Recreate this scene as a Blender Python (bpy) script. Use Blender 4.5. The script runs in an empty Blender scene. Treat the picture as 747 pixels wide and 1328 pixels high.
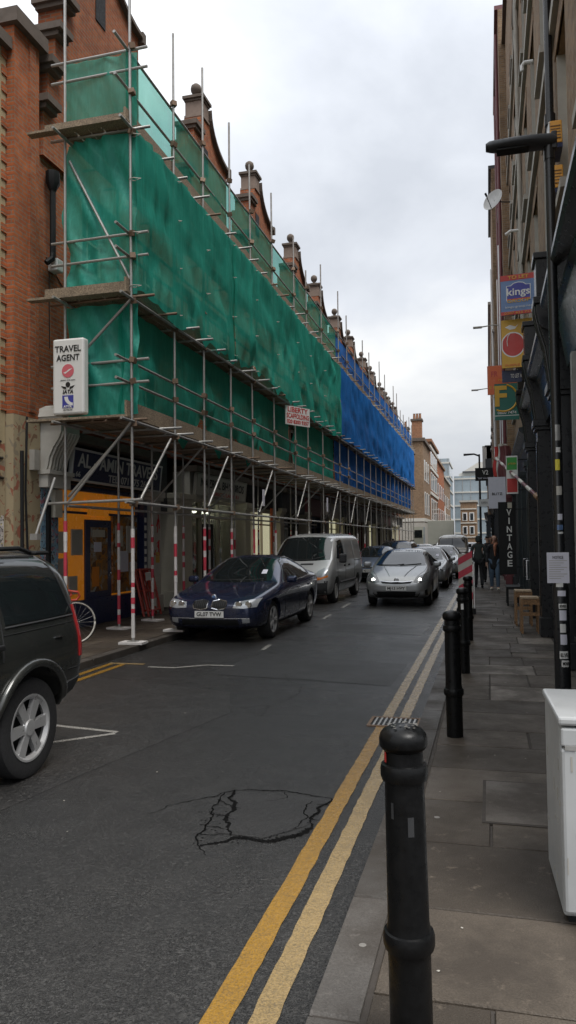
import bpy, bmesh, math, random
from mathutils import Vector, Matrix
from mathutils.bvhtree import BVHTree
random.seed(7)
R = math.radians
scene = bpy.context.scene
COL = scene.collection

# ------------------------------------------------------------------ camera
cam_d = bpy.data.cameras.new('camera'); cam = bpy.data.objects.new('camera', cam_d); COL.objects.link(cam)
cam_d.sensor_fit = 'VERTICAL'; cam_d.sensor_height = 36.0; cam_d.lens = 36.0*985/1328
cam_d.clip_start = 0.05; cam_d.clip_end = 4000
YAW, PITCH, ROLL = R(14.75), R(2.2), R(0.7)
_f = Vector((-math.sin(YAW)*math.cos(PITCH), math.cos(YAW)*math.cos(PITCH), math.sin(PITCH)))
_r = Vector((math.cos(YAW), math.sin(YAW), 0)); _u = _r.cross(_f)
_R = _r*math.cos(ROLL)-_u*math.sin(ROLL); _U = _u*math.cos(ROLL)+_r*math.sin(ROLL)
cam.matrix_world = Matrix(((_R.x,_U.x,-_f.x,0),(_R.y,_U.y,-_f.y,0),(_R.z,_U.z,-_f.z,1.72),(0,0,0,1)))
scene.camera = cam

# ------------------------------------------------------------------ world: overcast sky
world = bpy.data.worlds.new('World'); scene.world = world; world.use_nodes = True
wn = world.node_tree.nodes; wl = world.node_tree.links; wn.clear()
SUN_EL, SUN_AZ = R(64), R(130)
sky = wn.new('ShaderNodeTexSky'); sky.sky_type = 'NISHITA'; sky.sun_disc = False
sky.sun_elevation = SUN_EL; sky.sun_rotation = SUN_AZ; sky.air_density = 1.0; sky.dust_density = 3.0
b1 = wn.new('ShaderNodeBackground'); b1.inputs[1].default_value = 0.06; wl.new(sky.outputs[0], b1.inputs[0])
tc = wn.new('ShaderNodeTexCoord')
mp = wn.new('ShaderNodeMapping'); mp.inputs['Scale'].default_value = (1.0, 1.0, 1.7); mp.inputs['Location'].default_value = (3.1, 1.2, 0.4); wl.new(tc.outputs['Generated'], mp.inputs[0])
n1 = wn.new('ShaderNodeTexNoise'); n1.inputs['Scale'].default_value = 1.7; n1.inputs['Detail'].default_value = 7; n1.inputs['Roughness'].default_value = .52; n1.inputs['Distortion'].default_value = .25
wl.new(mp.outputs[0], n1.inputs['Vector'])
cr = wn.new('ShaderNodeValToRGB'); wl.new(n1.outputs[0], cr.inputs[0])
cr.color_ramp.elements[0].position = .36; cr.color_ramp.elements[0].color = (.39,.41,.445,1)
cr.color_ramp.elements[1].position = .64; cr.color_ramp.elements[1].color = (.74,.74,.73,1)
e = cr.color_ramp.elements.new(.5); e.color = (.52,.54,.575,1)
b2 = wn.new('ShaderNodeBackground'); wl.new(cr.outputs[0], b2.inputs[0])
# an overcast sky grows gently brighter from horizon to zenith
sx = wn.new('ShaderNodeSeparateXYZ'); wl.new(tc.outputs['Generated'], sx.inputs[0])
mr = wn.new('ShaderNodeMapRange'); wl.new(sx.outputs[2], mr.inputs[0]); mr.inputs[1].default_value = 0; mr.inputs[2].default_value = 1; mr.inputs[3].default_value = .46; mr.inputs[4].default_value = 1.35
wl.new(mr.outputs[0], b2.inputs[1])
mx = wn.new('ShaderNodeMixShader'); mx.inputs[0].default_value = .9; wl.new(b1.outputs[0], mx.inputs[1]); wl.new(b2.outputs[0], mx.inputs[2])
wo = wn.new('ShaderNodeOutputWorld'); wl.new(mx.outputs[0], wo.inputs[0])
# veiled sun behind the cloud
sd = bpy.data.lights.new('sun','SUN'); sd.energy = 1.5; sd.angle = R(30); sd.color = (1,.97,.93)
so = bpy.data.objects.new('sun', sd); COL.objects.link(so)
_sv = Vector((math.sin(SUN_AZ)*math.cos(SUN_EL), math.cos(SUN_AZ)*math.cos(SUN_EL), math.sin(SUN_EL)))
so.rotation_euler = _sv.to_track_quat('Z','Y').to_euler()
scene.cycles.max_bounces = 10; scene.cycles.diffuse_bounces = 5; scene.cycles.transparent_max_bounces = 12
vs = scene.view_settings; vs.view_transform = 'Standard'; vs.look = 'None'; vs.exposure = 1.2; vs.gamma = 1.0; vs.use_curve_mapping = False

# ------------------------------------------------------------------ mesh helpers
class MB:
    def __init__(s): s.v=[]; s.f=[]; s.m=[]
    def add(s, vs, fs, mi=0):
        o=len(s.v); s.v.extend([tuple(p) for p in vs]); s.f.extend([tuple(i+o for i in f) for f in fs]); s.m.extend([mi]*len(fs)); return s
    def box(s,x0,x1,y0,y1,z0,z1,mi=0):
        if x0>x1: x0,x1=x1,x0
        if y0>y1: y0,y1=y1,y0
        if z0>z1: z0,z1=z1,z0
        return s.add([(x0,y0,z0),(x1,y0,z0),(x1,y1,z0),(x0,y1,z0),(x0,y0,z1),(x1,y0,z1),(x1,y1,z1),(x0,y1,z1)],
              [(0,3,2,1),(4,5,6,7),(0,1,5,4),(1,2,6,5),(2,3,7,6),(3,0,4,7)],mi)
    def cbox(s,x0,x1,y0,y1,z0,z1,c,mi=0):      # box with chamfered top edges
        s.add([(x0,y0,z0),(x1,y0,z0),(x1,y1,z0),(x0,y1,z0),(x0,y0,z1-c),(x1,y0,z1-c),(x1,y1,z1-c),(x0,y1,z1-c),(x0+c,y0+c,z1),(x1-c,y0+c,z1),(x1-c,y1-c,z1),(x0+c,y1-c,z1)],
              [(0,3,2,1),(8,9,10,11),(0,1,5,4),(1,2,6,5),(2,3,7,6),(3,0,4,7),(4,5,9,8),(5,6,10,9),(6,7,11,10),(7,4,8,11)],mi); return s
    def frame(s,p0,p1):
        d=(Vector(p1)-Vector(p0)); L=d.length; d.normalize()
        a=Vector((0,0,1)) if abs(d.z)<.9 else Vector((1,0,0))
        u=d.cross(a).normalized(); v=u.cross(d).normalized(); return d,u,v,L
    def tube(s,p0,p1,r,n=8,r2=None,mi=0,cap=True):
        d,u,v,L=s.frame(p0,p1); r2=r if r2 is None else r2; p0=Vector(p0);p1=Vector(p1)
        vs=[]
        for p,q in ((p0,r),(p1,r2)):
            for i in range(n):
                a=2*math.pi*i/n; vs.append(p+u*(q*math.cos(a))+v*(q*math.sin(a)))
        fs=[(i,(i+1)%n,n+(i+1)%n,n+i) for i in range(n)]
        if cap: fs+= [tuple(range(n-1,-1,-1)),tuple(range(n,2*n))]
        return s.add(vs,fs,mi)
    def path(s,pts,r,n=6,mi=0):
        pts=[Vector(p) for p in pts]; k=len(pts); rr=r if isinstance(r,(list,tuple)) else [r]*k
        vs=[];u=None
        for i,p in enumerate(pts):
            d=(pts[min(i+1,k-1)]-pts[max(i-1,0)]).normalized()
            if u is None:
                a=Vector((0,0,1)) if abs(d.z)<.9 else Vector((1,0,0)); u=d.cross(a).normalized()
            else:
                u=(u-d*u.dot(d)).normalized()
            v=u.cross(d)
            for j in range(n):
                a=2*math.pi*j/n; vs.append(p+u*(rr[i]*math.cos(a))+v*(rr[i]*math.sin(a)))
        fs=[]
        for i in range(k-1):
            for j in range(n): fs.append((i*n+j,(i+1)*n+j,(i+1)*n+(j+1)%n,i*n+(j+1)%n))
        fs.append(tuple(range(n-1,-1,-1))); fs.append(tuple((k-1)*n+j for j in range(n)))
        return s.add(vs,fs,mi)
    def lathe(s,prof,n=16,c=(0,0,0),axis='z',mi=0,closed=False):
        vs=[]; c=Vector(c)
        for r,h in prof:
            for j in range(n):
                a=2*math.pi*j/n; x,y=r*math.cos(a),r*math.sin(a)
                p={'z':(x,y,h),'y':(x,h,y),'x':(h,x,y)}[axis]; vs.append(c+Vector(p))
        fs=[]
        for i in range(len(prof)-1):
            for j in range(n): fs.append((i*n+j,i*n+(j+1)%n,(i+1)*n+(j+1)%n,(i+1)*n+j))
        if closed:
            k=(len(prof)-1)*n; fs+=[(k+j,k+(j+1)%n,(j+1)%n,j) for j in range(n)]
        else: fs.append(tuple(range(n-1,-1,-1))); fs.append(tuple((len(prof)-1)*n+j for j in range(n)))
        return s.add(vs,fs,mi)
    def prism(s,poly,fn,t0,t1,mi=0):           # poly 2D extruded, fn(a,b,t)->xyz
        n=len(poly); vs=[fn(a,b,t0) for a,b in poly]+[fn(a,b,t1) for a,b in poly]
        fs=[tuple(range(n-1,-1,-1)),tuple(range(n,2*n))]+[(i,(i+1)%n,n+(i+1)%n,n+i) for i in range(n)]
        return s.add(vs,fs,mi)
    def grid(s,fn,nu,nv,mi=0):
        vs=[fn(i/nu,j/nv) for j in range(nv+1) for i in range(nu+1)]
        fs=[(j*(nu+1)+i,j*(nu+1)+i+1,(j+1)*(nu+1)+i+1,(j+1)*(nu+1)+i) for j in range(nv) for i in range(nu)]
        return s.add(vs,fs,mi)
    def sphere(s,c,r,n=12,mi=0,sz=1.0):
        prof=[(max(1e-4,r*math.sin(math.pi*i/(n//2+2))),-r*sz*math.cos(math.pi*i/(n//2+2))) for i in range(n//2+3)]
        return s.lathe(prof,n,c,'z',mi)
    def mesh(s,name,mats,smooth=False,fixn=True):
        me=bpy.data.meshes.new(name); me.from_pydata(s.v,[],s.f)
        for m in (mats if isinstance(mats,(list,tuple)) else [mats]): me.materials.append(m)
        if any(s.m): me.polygons.foreach_set('material_index',s.m)
        if fixn:
            bm=bmesh.new(); bm.from_mesh(me); bmesh.ops.recalc_face_normals(bm,faces=bm.faces); bm.to_mesh(me); bm.free()
        if smooth:
            me.polygons.foreach_set('use_smooth',[True]*len(me.polygons))
            if smooth!='all': me.set_sharp_from_angle(angle=R(smooth if smooth is not True else 35))
        me.update(); return me
    def build(s,name,mats,parent=None,smooth=False,bevel=0,fixn=True):
        return link(name,s.mesh(name,mats,smooth,fixn),parent,bevel)
def link(name,me,parent=None,bevel=0):
    o=bpy.data.objects.new(name,me); COL.objects.link(o)
    if parent: o.parent=parent
    if bevel:
        b=o.modifiers.new('bevel','BEVEL'); b.width=bevel; b.segments=2; b.limit_method='ANGLE'; b.angle_limit=R(40)
    return o
def tag(o,label=None,cat=None,group=None,kind=None):
    if label: o['label']=label
    if cat: o['category']=cat
    if group: o['group']=group
    if kind: o['kind']=kind
    return o
def thing(name,label,cat,loc=(0,0,0),rz=0,group=None):
    o=bpy.data.objects.new(name,None); o.empty_display_size=.1; COL.objects.link(o); o.location=loc; o.rotation_euler=(0,0,rz)
    return tag(o,label,cat,group)
def copy_tree(o,parent=None):
    c=o.copy(); COL.objects.link(c)
    if parent: c.parent=parent
    for ch in list(KIDS.get(o.name,[])) or list(o.children): copy_tree(ch,c)
    return c
KIDS={}
# a scratch scene, so that modifiers and text are evaluated without re-evaluating the whole street
TS=bpy.data.scenes.new('scratch'); TL=TS.collection
def baked(ob):
    vl=TS.view_layers[0]; vl.update(); return bpy.data.meshes.new_from_object(ob.evaluated_get(vl.depsgraph))
def BX(name,b,m,parent=None,bevel=0): return MB().box(*b).build(name,m,parent,False,bevel)

# text as flat mesh; o: centre of the line, r,u: right and up vectors, n: out of the surface
def text(s,size,o,r,u,mat,parent,name='lettering',width=None,bold=0.0,depth=.003,align='CENTER',shear=0):
    c=bpy.data.curves.new('t','FONT'); c.body=s; c.size=size; c.align_x=align; c.align_y='CENTER'; c.extrude=depth/2; c.offset=bold; c.shear=shear; c.resolution_u=3
    ob=bpy.data.objects.new('t',c); TL.objects.link(ob)
    me=baked(ob)
    bpy.data.objects.remove(ob); bpy.data.curves.remove(c)
    if not me.vertices: return None
    r=Vector(r).normalized(); u=Vector(u).normalized(); n=r.cross(u); o=Vector(o)
    xs=[v.co.x for v in me.vertices]; k=1.0; off=0
    if width: k=width/max(1e-6,max(xs)-min(xs)); off=(max(xs)+min(xs))/2 if align=='CENTER' else min(xs)
    for v in me.vertices:
        p=v.co; v.co=o+r*((p.x-off)*k)+u*p.y+n*(p.z+depth/2+.001)
    me.materials.clear(); me.materials.append(mat); me.name=name
    return link(name,me,parent)

# ------------------------------------------------------------------ materials
def newmat(name):
    m=bpy.data.materials.new(name); m.use_nodes=True; nt=m.node_tree
    return m,nt,nt.nodes['Principled BSDF']
def pos(nt): return nt.nodes.new('ShaderNodeNewGeometry').outputs['Position']
def noise(nt,scale,detail=4,rough=.55,vec=None,dist=0):
    n=nt.nodes.new('ShaderNodeTexNoise'); n.inputs['Scale'].default_value=scale; n.inputs['Detail'].default_value=detail; n.inputs['Roughness'].default_value=rough; n.inputs['Distortion'].default_value=dist
    nt.links.new(vec if vec else pos(nt),n.inputs['Vector']); return n.outputs[0]
def ramp(nt,fac,stops):
    r=nt.nodes.new('ShaderNodeValToRGB'); nt.links.new(fac,r.inputs[0]); es=r.color_ramp.elements
    es[0].position,es[0].color=stops[0][0],(*stops[0][1],1); es[1].position,es[1].color=stops[-1][0],(*stops[-1][1],1)
    for p,c in stops[1:-1]:
        e=es.new(p); e.color=(*c,1)
    return r.outputs[0]
def mixc(nt,fac,a,b,mode='MIX'):
    m=nt.nodes.new('ShaderNodeMix'); m.data_type='RGBA'; m.blend_type=mode
    for i,x in ((0,fac),(6,a),(7,b)):
        if isinstance(x,(int,float)): m.inputs[i].default_value=x
        elif isinstance(x,(tuple,list)): m.inputs[i].default_value=(*x,1)
        else: nt.links.new(x,m.inputs[i])
    return m.outputs[2]
def mathn(nt,op,a,b=None,clamp=False):
    m=nt.nodes.new('ShaderNodeMath'); m.operation=op; m.use_clamp=clamp
    for i,x in ((0,a),(1,b)):
        if x is None: continue
        if isinstance(x,(int,float)): m.inputs[i].default_value=x
        else: nt.links.new(x,m.inputs[i])
    return m.outputs[0]
def maprange(nt,v,a,b,c,d):
    m=nt.nodes.new('ShaderNodeMapRange'); nt.links.new(v,m.inputs[0])
    for i,x in enumerate((a,b,c,d)): m.inputs[i+1].default_value=x
    return m.outputs[0]
def bump(nt,bs,h,strength=.3,dist=.01):
    b=nt.nodes.new('ShaderNodeBump'); b.inputs['Strength'].default_value=strength; b.inputs['Distance'].default_value=dist
    nt.links.new(h,b.inputs['Height']); nt.links.new(b.outputs[0],bs.inputs['Normal']); return b
def sc(c,k): return tuple(min(1,x*k) for x in c)
def pm(name,col,rough=.6,metal=0.,var=.25,scale=6.,bs=None,bstr=.15,coat=0.,rvar=.1,spec=.5,fine=None):
    """plain procedural material: two scales of tonal noise, roughness noise, optional bump"""
    m,nt,b=newmat(name)
    n=noise(nt,scale,6,.6); c=mixc(nt,n,sc(col,1-var),sc(col,1+var))
    if fine:
        f=noise(nt,fine,2,.5); c=mixc(nt,maprange(nt,f,.35,.65,0,1),mixc(nt,.5,c,(0,0,0)),c)
    nt.links.new(c,b.inputs['Base Color'])
    nt.links.new(maprange(nt,noise(nt,scale*2.3,4),.3,.7,max(0,rough-rvar),min(1,rough+rvar)),b.inputs['Roughness'])
    b.inputs['Metallic'].default_value=metal; b.inputs['Specular IOR Level'].default_value=spec
    if coat: b.inputs['Coat Weight'].default_value=coat; b.inputs['Coat Roughness'].default_value=.04
    if bs: bump(nt,b,noise(nt,bs,3),bstr,.01)
    return m
def emis(name,col,strength):
    m,nt,b=newmat(name); b.inputs['Base Color'].default_value=(*col,1); b.inputs['Emission Color'].default_value=(*col,1); b.inputs['Emission Strength'].default_value=strength; return m
def wallvec(nt):
    g=nt.nodes.new('ShaderNodeNewGeometry'); s=nt.nodes.new('ShaderNodeSeparateXYZ'); nt.links.new(g.outputs['Position'],s.inputs[0])
    q=nt.nodes.new('ShaderNodeSeparateXYZ'); nt.links.new(g.outputs['True Normal'],q.inputs[0])
    ax=mathn(nt,'GREATER_THAN',mathn(nt,'ABSOLUTE',q.outputs[0]),.7)
    u=nt.nodes.new('ShaderNodeMix'); nt.links.new(ax,u.inputs[0]); nt.links.new(s.outputs[0],u.inputs[2]); nt.links.new(s.outputs[1],u.inputs[3])
    c=nt.nodes.new('ShaderNodeCombineXYZ'); nt.links.new(u.outputs[0],c.inputs[0]); nt.links.new(s.outputs[2],c.inputs[1]); return c.outputs[0]
def brick(name,c1,c2,mort,soot=.35,bw=.225,rh=.075,mz=.011,rough=.85):
    m,nt,b=newmat(name); v=wallvec(nt)
    t=nt.nodes.new('ShaderNodeTexBrick'); nt.links.new(v,t.inputs['Vector'])
    t.inputs['Color1'].default_value=(*c1,1); t.inputs['Color2'].default_value=(*c2,1); t.inputs['Mortar'].default_value=(*mort,1)
    t.inputs['Scale'].default_value=1; t.inputs['Brick Width'].default_value=bw; t.inputs['Row Height'].default_value=rh; t.inputs['Mortar Size'].default_value=mz; t.inputs['Mortar Smooth'].default_value=.2; t.inputs['Bias'].default_value=-.1
    big=noise(nt,.7,6,.65); mid=noise(nt,5,5,.6)
    c=mixc(nt,maprange(nt,mid,.3,.7,0,1),mixc(nt,.35,t.outputs[0],(0,0,0)),t.outputs[0])
    c=mixc(nt,maprange(nt,big,.38,.7,0,soot),c,(.035,.03,.027))
    nt.links.new(c,b.inputs['Base Color']); b.inputs['Roughness'].default_value=rough; b.inputs['Specular IOR Level'].default_value=.15
    h=mathn(nt,'SUBTRACT',mathn(nt,'MULTIPLY',noise(nt,40,3),.35),t.outputs[1]); bump(nt,b,h,.6,.012); return m
M={}
M['brick_red']=brick('red brick',(.47,.15,.06),(.34,.095,.045),(.30,.21,.15),.32)
M['brick_orange']=brick('orange brick',(.50,.15,.055),(.40,.115,.05),(.30,.20,.14),.2)
M['brick_brown']=brick('brown stock brick',(.34,.225,.13),(.24,.15,.09),(.31,.25,.19),.25)
M['brick_tan']=brick('tan stock brick',(.33,.21,.12),(.27,.16,.09),(.28,.23,.18),.25)
M['brick_rust']=brick('rust brick far',(.40,.18,.085),(.33,.14,.07),(.30,.22,.17),.2)
M['render_beige']=pm('beige render',(.34,.28,.17),.9,var=.3,scale=1.3,bs=20)
M['stone']=pm('weathered stone',(.36,.34,.30),.85,var=.35,scale=3,bs=30)
M['stone_dark']=pm('sooty stone',(.10,.078,.062),.85,var=.4,scale=5,bs=30)
M['stone_pale']=pm('painted pale stone',(.52,.50,.45),.7,var=.2,scale=4,bs=25)
M['tile']=pm('clay roof tile',(.17,.085,.06),.8,var=.35,scale=9,bs=30)
M['lead']=pm('lead flashing',(.10,.105,.11),.55,var=.3,scale=4)
M['slate']=pm('slate',(.07,.072,.08),.6,var=.3,scale=5)
M['steel']=pm('galvanised scaffold tube',(.36,.355,.34),.48,.55,var=.35,scale=9,rvar=.15)
M['steel_rusty']=pm('rusty coupler',(.19,.13,.09),.7,.4,var=.4,scale=20)
M['board']=pm('scaffold board',(.30,.235,.165),.85,var=.35,scale=3.2,bs=30,fine=40)
M['tape_white']=pm('white tape',(.62,.60,.58),.5,var=.15,scale=12)
M['tape_red']=pm('red tape',(.50,.045,.075),.5,var=.25,scale=12)
M['black_paint']=pm('glossy black paint',(.014,.015,.017),.30,var=.4,scale=6,rvar=.05)
M['black_matt']=pm('matt black',(.013,.0135,.014),.6,var=.3,scale=8,spec=.25)
M['charcoal']=pm('charcoal paint',(.035,.038,.043),.5,var=.3,scale=5)
M['greenblack']=pm('dark teal shop paint',(.018,.027,.031),.4,var=.3,scale=5)
M['navy']=pm('navy paint',(.012,.022,.075),.35,var=.25,scale=5)
M['white']=pm('white paint',(.74,.74,.72),.5,var=.08,scale=5)
M['cream']=pm('cream paint',(.52,.49,.40),.6,var=.15,scale=4)
M['offwhite']=pm('sign white',(.70,.70,.68),.4,var=.05,scale=6)
M['glass']=pm('window glass',(.018,.022,.024),.05,var=.3,scale=2,rvar=.02,spec=.8)
M['glass_sky']=pm('office glass',(.24,.29,.32),.08,var=.35,scale=.3,rvar=.03,spec=.9)
M['black']=pm('black ink',(.012,.012,.012),.5,var=.1)
M['red']=pm('red sign paint',(.48,.035,.03),.45,var=.12)
M['redplastic']=pm('red plastic',(.42,.05,.03),.45,var=.2,scale=8)
M['orange']=pm('orange paint',(.72,.24,.02),.55,var=.15,scale=3)
M['amber']=pm('amber plastic',(.70,.33,.05),.4,var=.1)
M['orange_red']=pm('vermilion sign',(.62,.12,.03),.45,var=.12)
M['mustard']=pm('mustard sign',(.60,.34,.03),.45,var=.12)
M['blue']=pm('royal blue sign',(.045,.05,.30),.45,var=.12)
M['midblue']=pm('sign mid blue',(.13,.22,.42),.45,var=.12)
M['green']=pm('green sign',(.04,.30,.05),.45,var=.15)
M['darkgreen']=pm('bottle green sign',(.015,.13,.10),.45,var=.15)
M['pink']=pm('pink logo',(.60,.13,.16),.45,var=.1)
M['yellow']=pm('yellow sticker',(.72,.62,.06),.5,var=.1)
M['paper']=pm('paper',(.66,.66,.74),.7,var=.1,scale=9)
M['rubber']=pm('tyre rubber',(.017,.017,.018),.8,var=.3,scale=20,bs=80)
M['plastic']=pm('dark bumper plastic',(.03,.031,.033),.6,var=.2,scale=10)
M['chrome']=pm('chrome trim',(.62,.63,.65),.18,1.,var=.1)
M['alloy']=pm('alloy wheel',(.55,.55,.55),.35,.6,var=.15,scale=8)
M['carglass']=pm('car window glass',(.010,.013,.014),.03,var=.3,scale=3,rvar=.015,spec=.75)
M['lens']=pm('headlamp lens',(.40,.42,.44),.12,.3,var=.25,scale=25,spec=.8)
M['lamp_on']=emis('lit headlamp',(1,.97,.88),5)
M['tail']=pm('red tail lamp',(.36,.015,.015),.15,var=.2,scale=20)
M['indicator']=pm('amber indicator',(.65,.20,.03),.2,var=.1)
M['maroon']=pm('maroon paint',(.13,.035,.04),.5,var=.3,scale=4)
M['wood']=pm('plain timber',(.30,.17,.08),.6,var=.3,scale=7,fine=50)
M['wood_top']=pm('pale timber',(.46,.34,.22),.6,var=.25,scale=7,fine=50)
M['skin']=pm('skin',(.50,.30,.22),.55,var=.08)
M['cardboard']=pm('brown card',(.36,.24,.14),.8,var=.15,scale=8)
def paint(name,col,metal=.6,rough=.3,dirt=.25):
    m,nt,b=newmat(name)
    s=nt.nodes.new('ShaderNodeSeparateXYZ'); nt.links.new(pos(nt),s.inputs[0])
    n=noise(nt,5,6,.65); low=maprange(nt,s.outputs[2],.15,.9,1,.15)
    d=mathn(nt,'MULTIPLY',mathn(nt,'MULTIPLY',maprange(nt,n,.3,.75,0,1),low),dirt*2,True)
    nt.links.new(mixc(nt,d,col,(.12,.105,.09)),b.inputs['Base Color'])
    nt.links.new(mathn(nt,'ADD',mathn(nt,'MULTIPLY',d,.4),rough),b.inputs['Roughness'])
    b.inputs['Metallic'].default_value=metal; b.inputs['Coat Weight'].default_value=.7; b.inputs['Coat Roughness'].default_value=.05; return m
# ------------------------------------------------------------------ ground, road, pavements
KR, KL, PZ = -0.64, -5.40, 0.10         # kerb lines and pavement height
XL, XR = -7.7, 0.95                     # facade planes
def road_mat(name,dark,light,wet,chip=260.,patchy=True):
    m,nt,b=newmat(name); p=pos(nt)
    f=noise(nt,chip,3,.75,p); g=noise(nt,chip*.3,4,.7,p); big=noise(nt,.55,6,.6,p); mid=noise(nt,3.5,5,.6,p)
    c=ramp(nt,f,[(.40,sc(dark,.55)),(.50,light),(.58,sc(light,1.6)),(.68,sc(light,4.2))])
    for k,(sc_,mxv) in enumerate(((chip*1.5,.85),(chip*.75,.6))):      # stone chips of different tones
        vo=nt.nodes.new('ShaderNodeTexVoronoi'); vo.inputs['Scale'].default_value=sc_; nt.links.new(p,vo.inputs['Vector'])
        sp=nt.nodes.new('ShaderNodeSeparateColor'); nt.links.new(vo.outputs['Color'],sp.inputs[0])
        c=mixc(nt,mxv*.6,c,ramp(nt,sp.outputs[0],[(.0,sc(dark,.4)),(.55,sc(dark,1.2)),(.85,sc(light,1.6)),(1.,sc(light,3.6))]))
    c=mixc(nt,maprange(nt,g,.35,.65,0,.4),c,sc(dark,.6))
    c=mixc(nt,maprange(nt,big,.35,.68,0,.6),c,sc(dark,.6))
    # lighter worn wheel track tone
    c=mixc(nt,maprange(nt,mid,.45,.75,0,.4),c,sc(light,1.15))
    nt.links.new(c,b.inputs['Base Color'])
    r=mathn(nt,'ADD',maprange(nt,big,.36,.62,wet,wet+.22),maprange(nt,f,.3,.7,-.06,.12)); nt.links.new(r,b.inputs['Roughness'])
    h=mathn(nt,'ADD',f,mathn(nt,'MULTIPLY',g,1.3)); bump(nt,b,h,.7,.008); b.inputs['Specular IOR Level'].default_value=.5
    return m
M['ground']=pm('city ground',(.05,.048,.045),.9,var=.3,scale=.2)
M['road']=road_mat('damp asphalt',(.014,.014,.014),(.040,.039,.037),.17,115.)
M['road_patch']=road_mat('coarse patched asphalt',(.010,.010,.010),(.042,.040,.038),.30,75.)
M['road_patch2']=road_mat('smooth patch asphalt',(.018,.018,.018),(.036,.035,.034),.26,150.)
def line_mat(name,c,worn):
    m,nt,b=newmat(name); f=noise(nt,150,3,.6); g=noise(nt,7,6,.7)
    k=mathn(nt,'MULTIPLY',maprange(nt,f,.42,.62,0,1),maprange(nt,g,.35,.7,worn*.35,worn),True)
    nt.links.new(mixc(nt,k,mixc(nt,noise(nt,25,4),sc(c,.75),sc(c,1.1)),(.05,.045,.035)),b.inputs['Base Color'])
    nt.links.new(maprange(nt,g,.3,.7,.15,.4),b.inputs['Roughness']); bump(nt,b,mathn(nt,'ADD',f,mathn(nt,'MULTIPLY',noise(nt,45,3),1.5)),.5,.005); return m
M['line_yellow']=line_mat('yellow road paint',(.33,.175,.02),.8)
M['line_pale']=line_mat('worn cream yellow road paint',(.34,.235,.10),.85)
M['line_white']=line_mat('worn white road paint',(.42,.41,.38),.95)
def slab_mat(name,a,b_,wet=.45):
    m,nt,b=newmat(name); oi=nt.nodes.new('ShaderNodeObjectInfo')
    rnd=oi.outputs['Random']; c=mixc(nt,rnd,a,b_)
    f=noise(nt,120,3,.6); big=noise(nt,1.6,6,.65); spot=noise(nt,16,5,.7)
    c=mixc(nt,maprange(nt,f,.35,.65,0,.45),c,sc(a,.45)); c=mixc(nt,maprange(nt,big,.40,.60,0,.75),c,(.035,.028,.022))
    c=mixc(nt,maprange(nt,spot,.60,.72,0,.5),c,sc(b_,1.5))
    v=nt.nodes.new('ShaderNodeTexVoronoi'); v.inputs['Scale'].default_value=3.3; nt.links.new(pos(nt),v.inputs['Vector'])
    gum=mathn(nt,'LESS_THAN',v.outputs['Distance'],.055); c=mixc(nt,mathn(nt,'MULTIPLY',gum,.6),c,(.27,.26,.24))
    nt.links.new(c,b.inputs['Base Color']); nt.links.new(maprange(nt,big,.35,.65,wet,wet+.3),b.inputs['Roughness'])
    b.inputs['Specular IOR Level'].default_value=.32; bump(nt,b,mathn(nt,'ADD',f,spot),.45,.008); return m
M['slab']=slab_mat('york stone flag',(.054,.043,.032),(.112,.091,.070),.46)
M['slab_far']=slab_mat('york stone paving far',(.115,.10,.085),(.135,.115,.10),.45)
M['slab_new']=slab_mat('pale new flag',(.20,.175,.145),(.23,.20,.17),.42)
M['joint']=pm('paving joint',(.045,.038,.032),.9,var=.4,scale=9,bs=40)
M['granite']=slab_mat('granite kerb',(.07,.064,.057),(.11,.10,.09),.42)
gr=MB(); gr.box(-900,900,-200,1800,-.5,-.03); tag(gr.build('ground',M['ground']),kind='structure')
road=MB()
def _road(u,v):
    x=KL+(KR-KL)*u; y=-4+130*v
    return (x,y,0.0)
road.grid(_road,8,60); road=tag(road.build('road',M['road']),kind='structure')
# the street beyond the visible block
MB().box(KL-1,KR+1,126,420,-.2,-.004).build('far_carriageway',M['road'],road)
# pavements: joint bed + flags + kerb stones
pav_r=tag(MB().box(KR+.02,1.4,-4,130,-.1,PZ-.012).build('pavement_right',M['joint']),kind='structure')
pav_l=tag(MB().box(-9,KL-.02,-4,130,-.1,PZ-.012).build('pavement_left',M['joint']),kind='structure')
slab_me=MB().cbox(-.5,.5,-.5,.5,-.08,0,.006).mesh('flagstone',M['slab'])
slab_me2=MB().cbox(-.5,.5,-.5,.5,-.08,0,.006).mesh('flagstone',M['slab_new'])
kerb_me=MB().cbox(-.5,.5,-.5,.5,-.3,0,.012).mesh('kerb_stone',M['granite'])
def put(me,name,parent,x0,x1,y0,y1,z,gap=.0075,tilt=.002):
    o=link(name,me,parent); o.location=((x0+x1)/2,(y0+y1)/2,z); o.scale=(x1-x0-gap*2,y1-y0-gap*2,1)
    o.rotation_euler=(random.uniform(-tilt,tilt),random.uniform(-tilt,tilt),0); return o
rs=random.Random(3)
y=-1.2; row=0
NEW={12:1,14:1,16:0,20:1}
while y<30:
    d=rs.choice((.52,.60,.68,.75,.62)); x=KR+.20
    cuts=[]
    while x<XR-.02:
        w=rs.choice((.42,.58,.72,.85,.95)); 
        if XR-x-w<.25: w=XR-x
        cuts.append((x,min(XR,x+w))); x+=w
    for i,(a,b) in enumerate(cuts):
        put(slab_me2 if (row in NEW and NEW[row]==i) else slab_me,'flagstone',pav_r,a,b,y,y+d,PZ+rs.uniform(-.002,.002))
    y+=d; row+=1
MB().box(KR+.2,XR,y,128,-.05,PZ).build('far_paving',M['slab_far'],pav_r)
y=-1.0
while y<34:
    d=rs.choice((.75,.9,1.05,1.2)); put(kerb_me,'kerb_stone',pav_r,KR,KR+.19,y,y+d,PZ-.002); y+=d
MB().box(KR,KR+.19,y,128,-.05,PZ-.003).build('far_kerb',M['granite'],pav_r)
y=4.0
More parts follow.
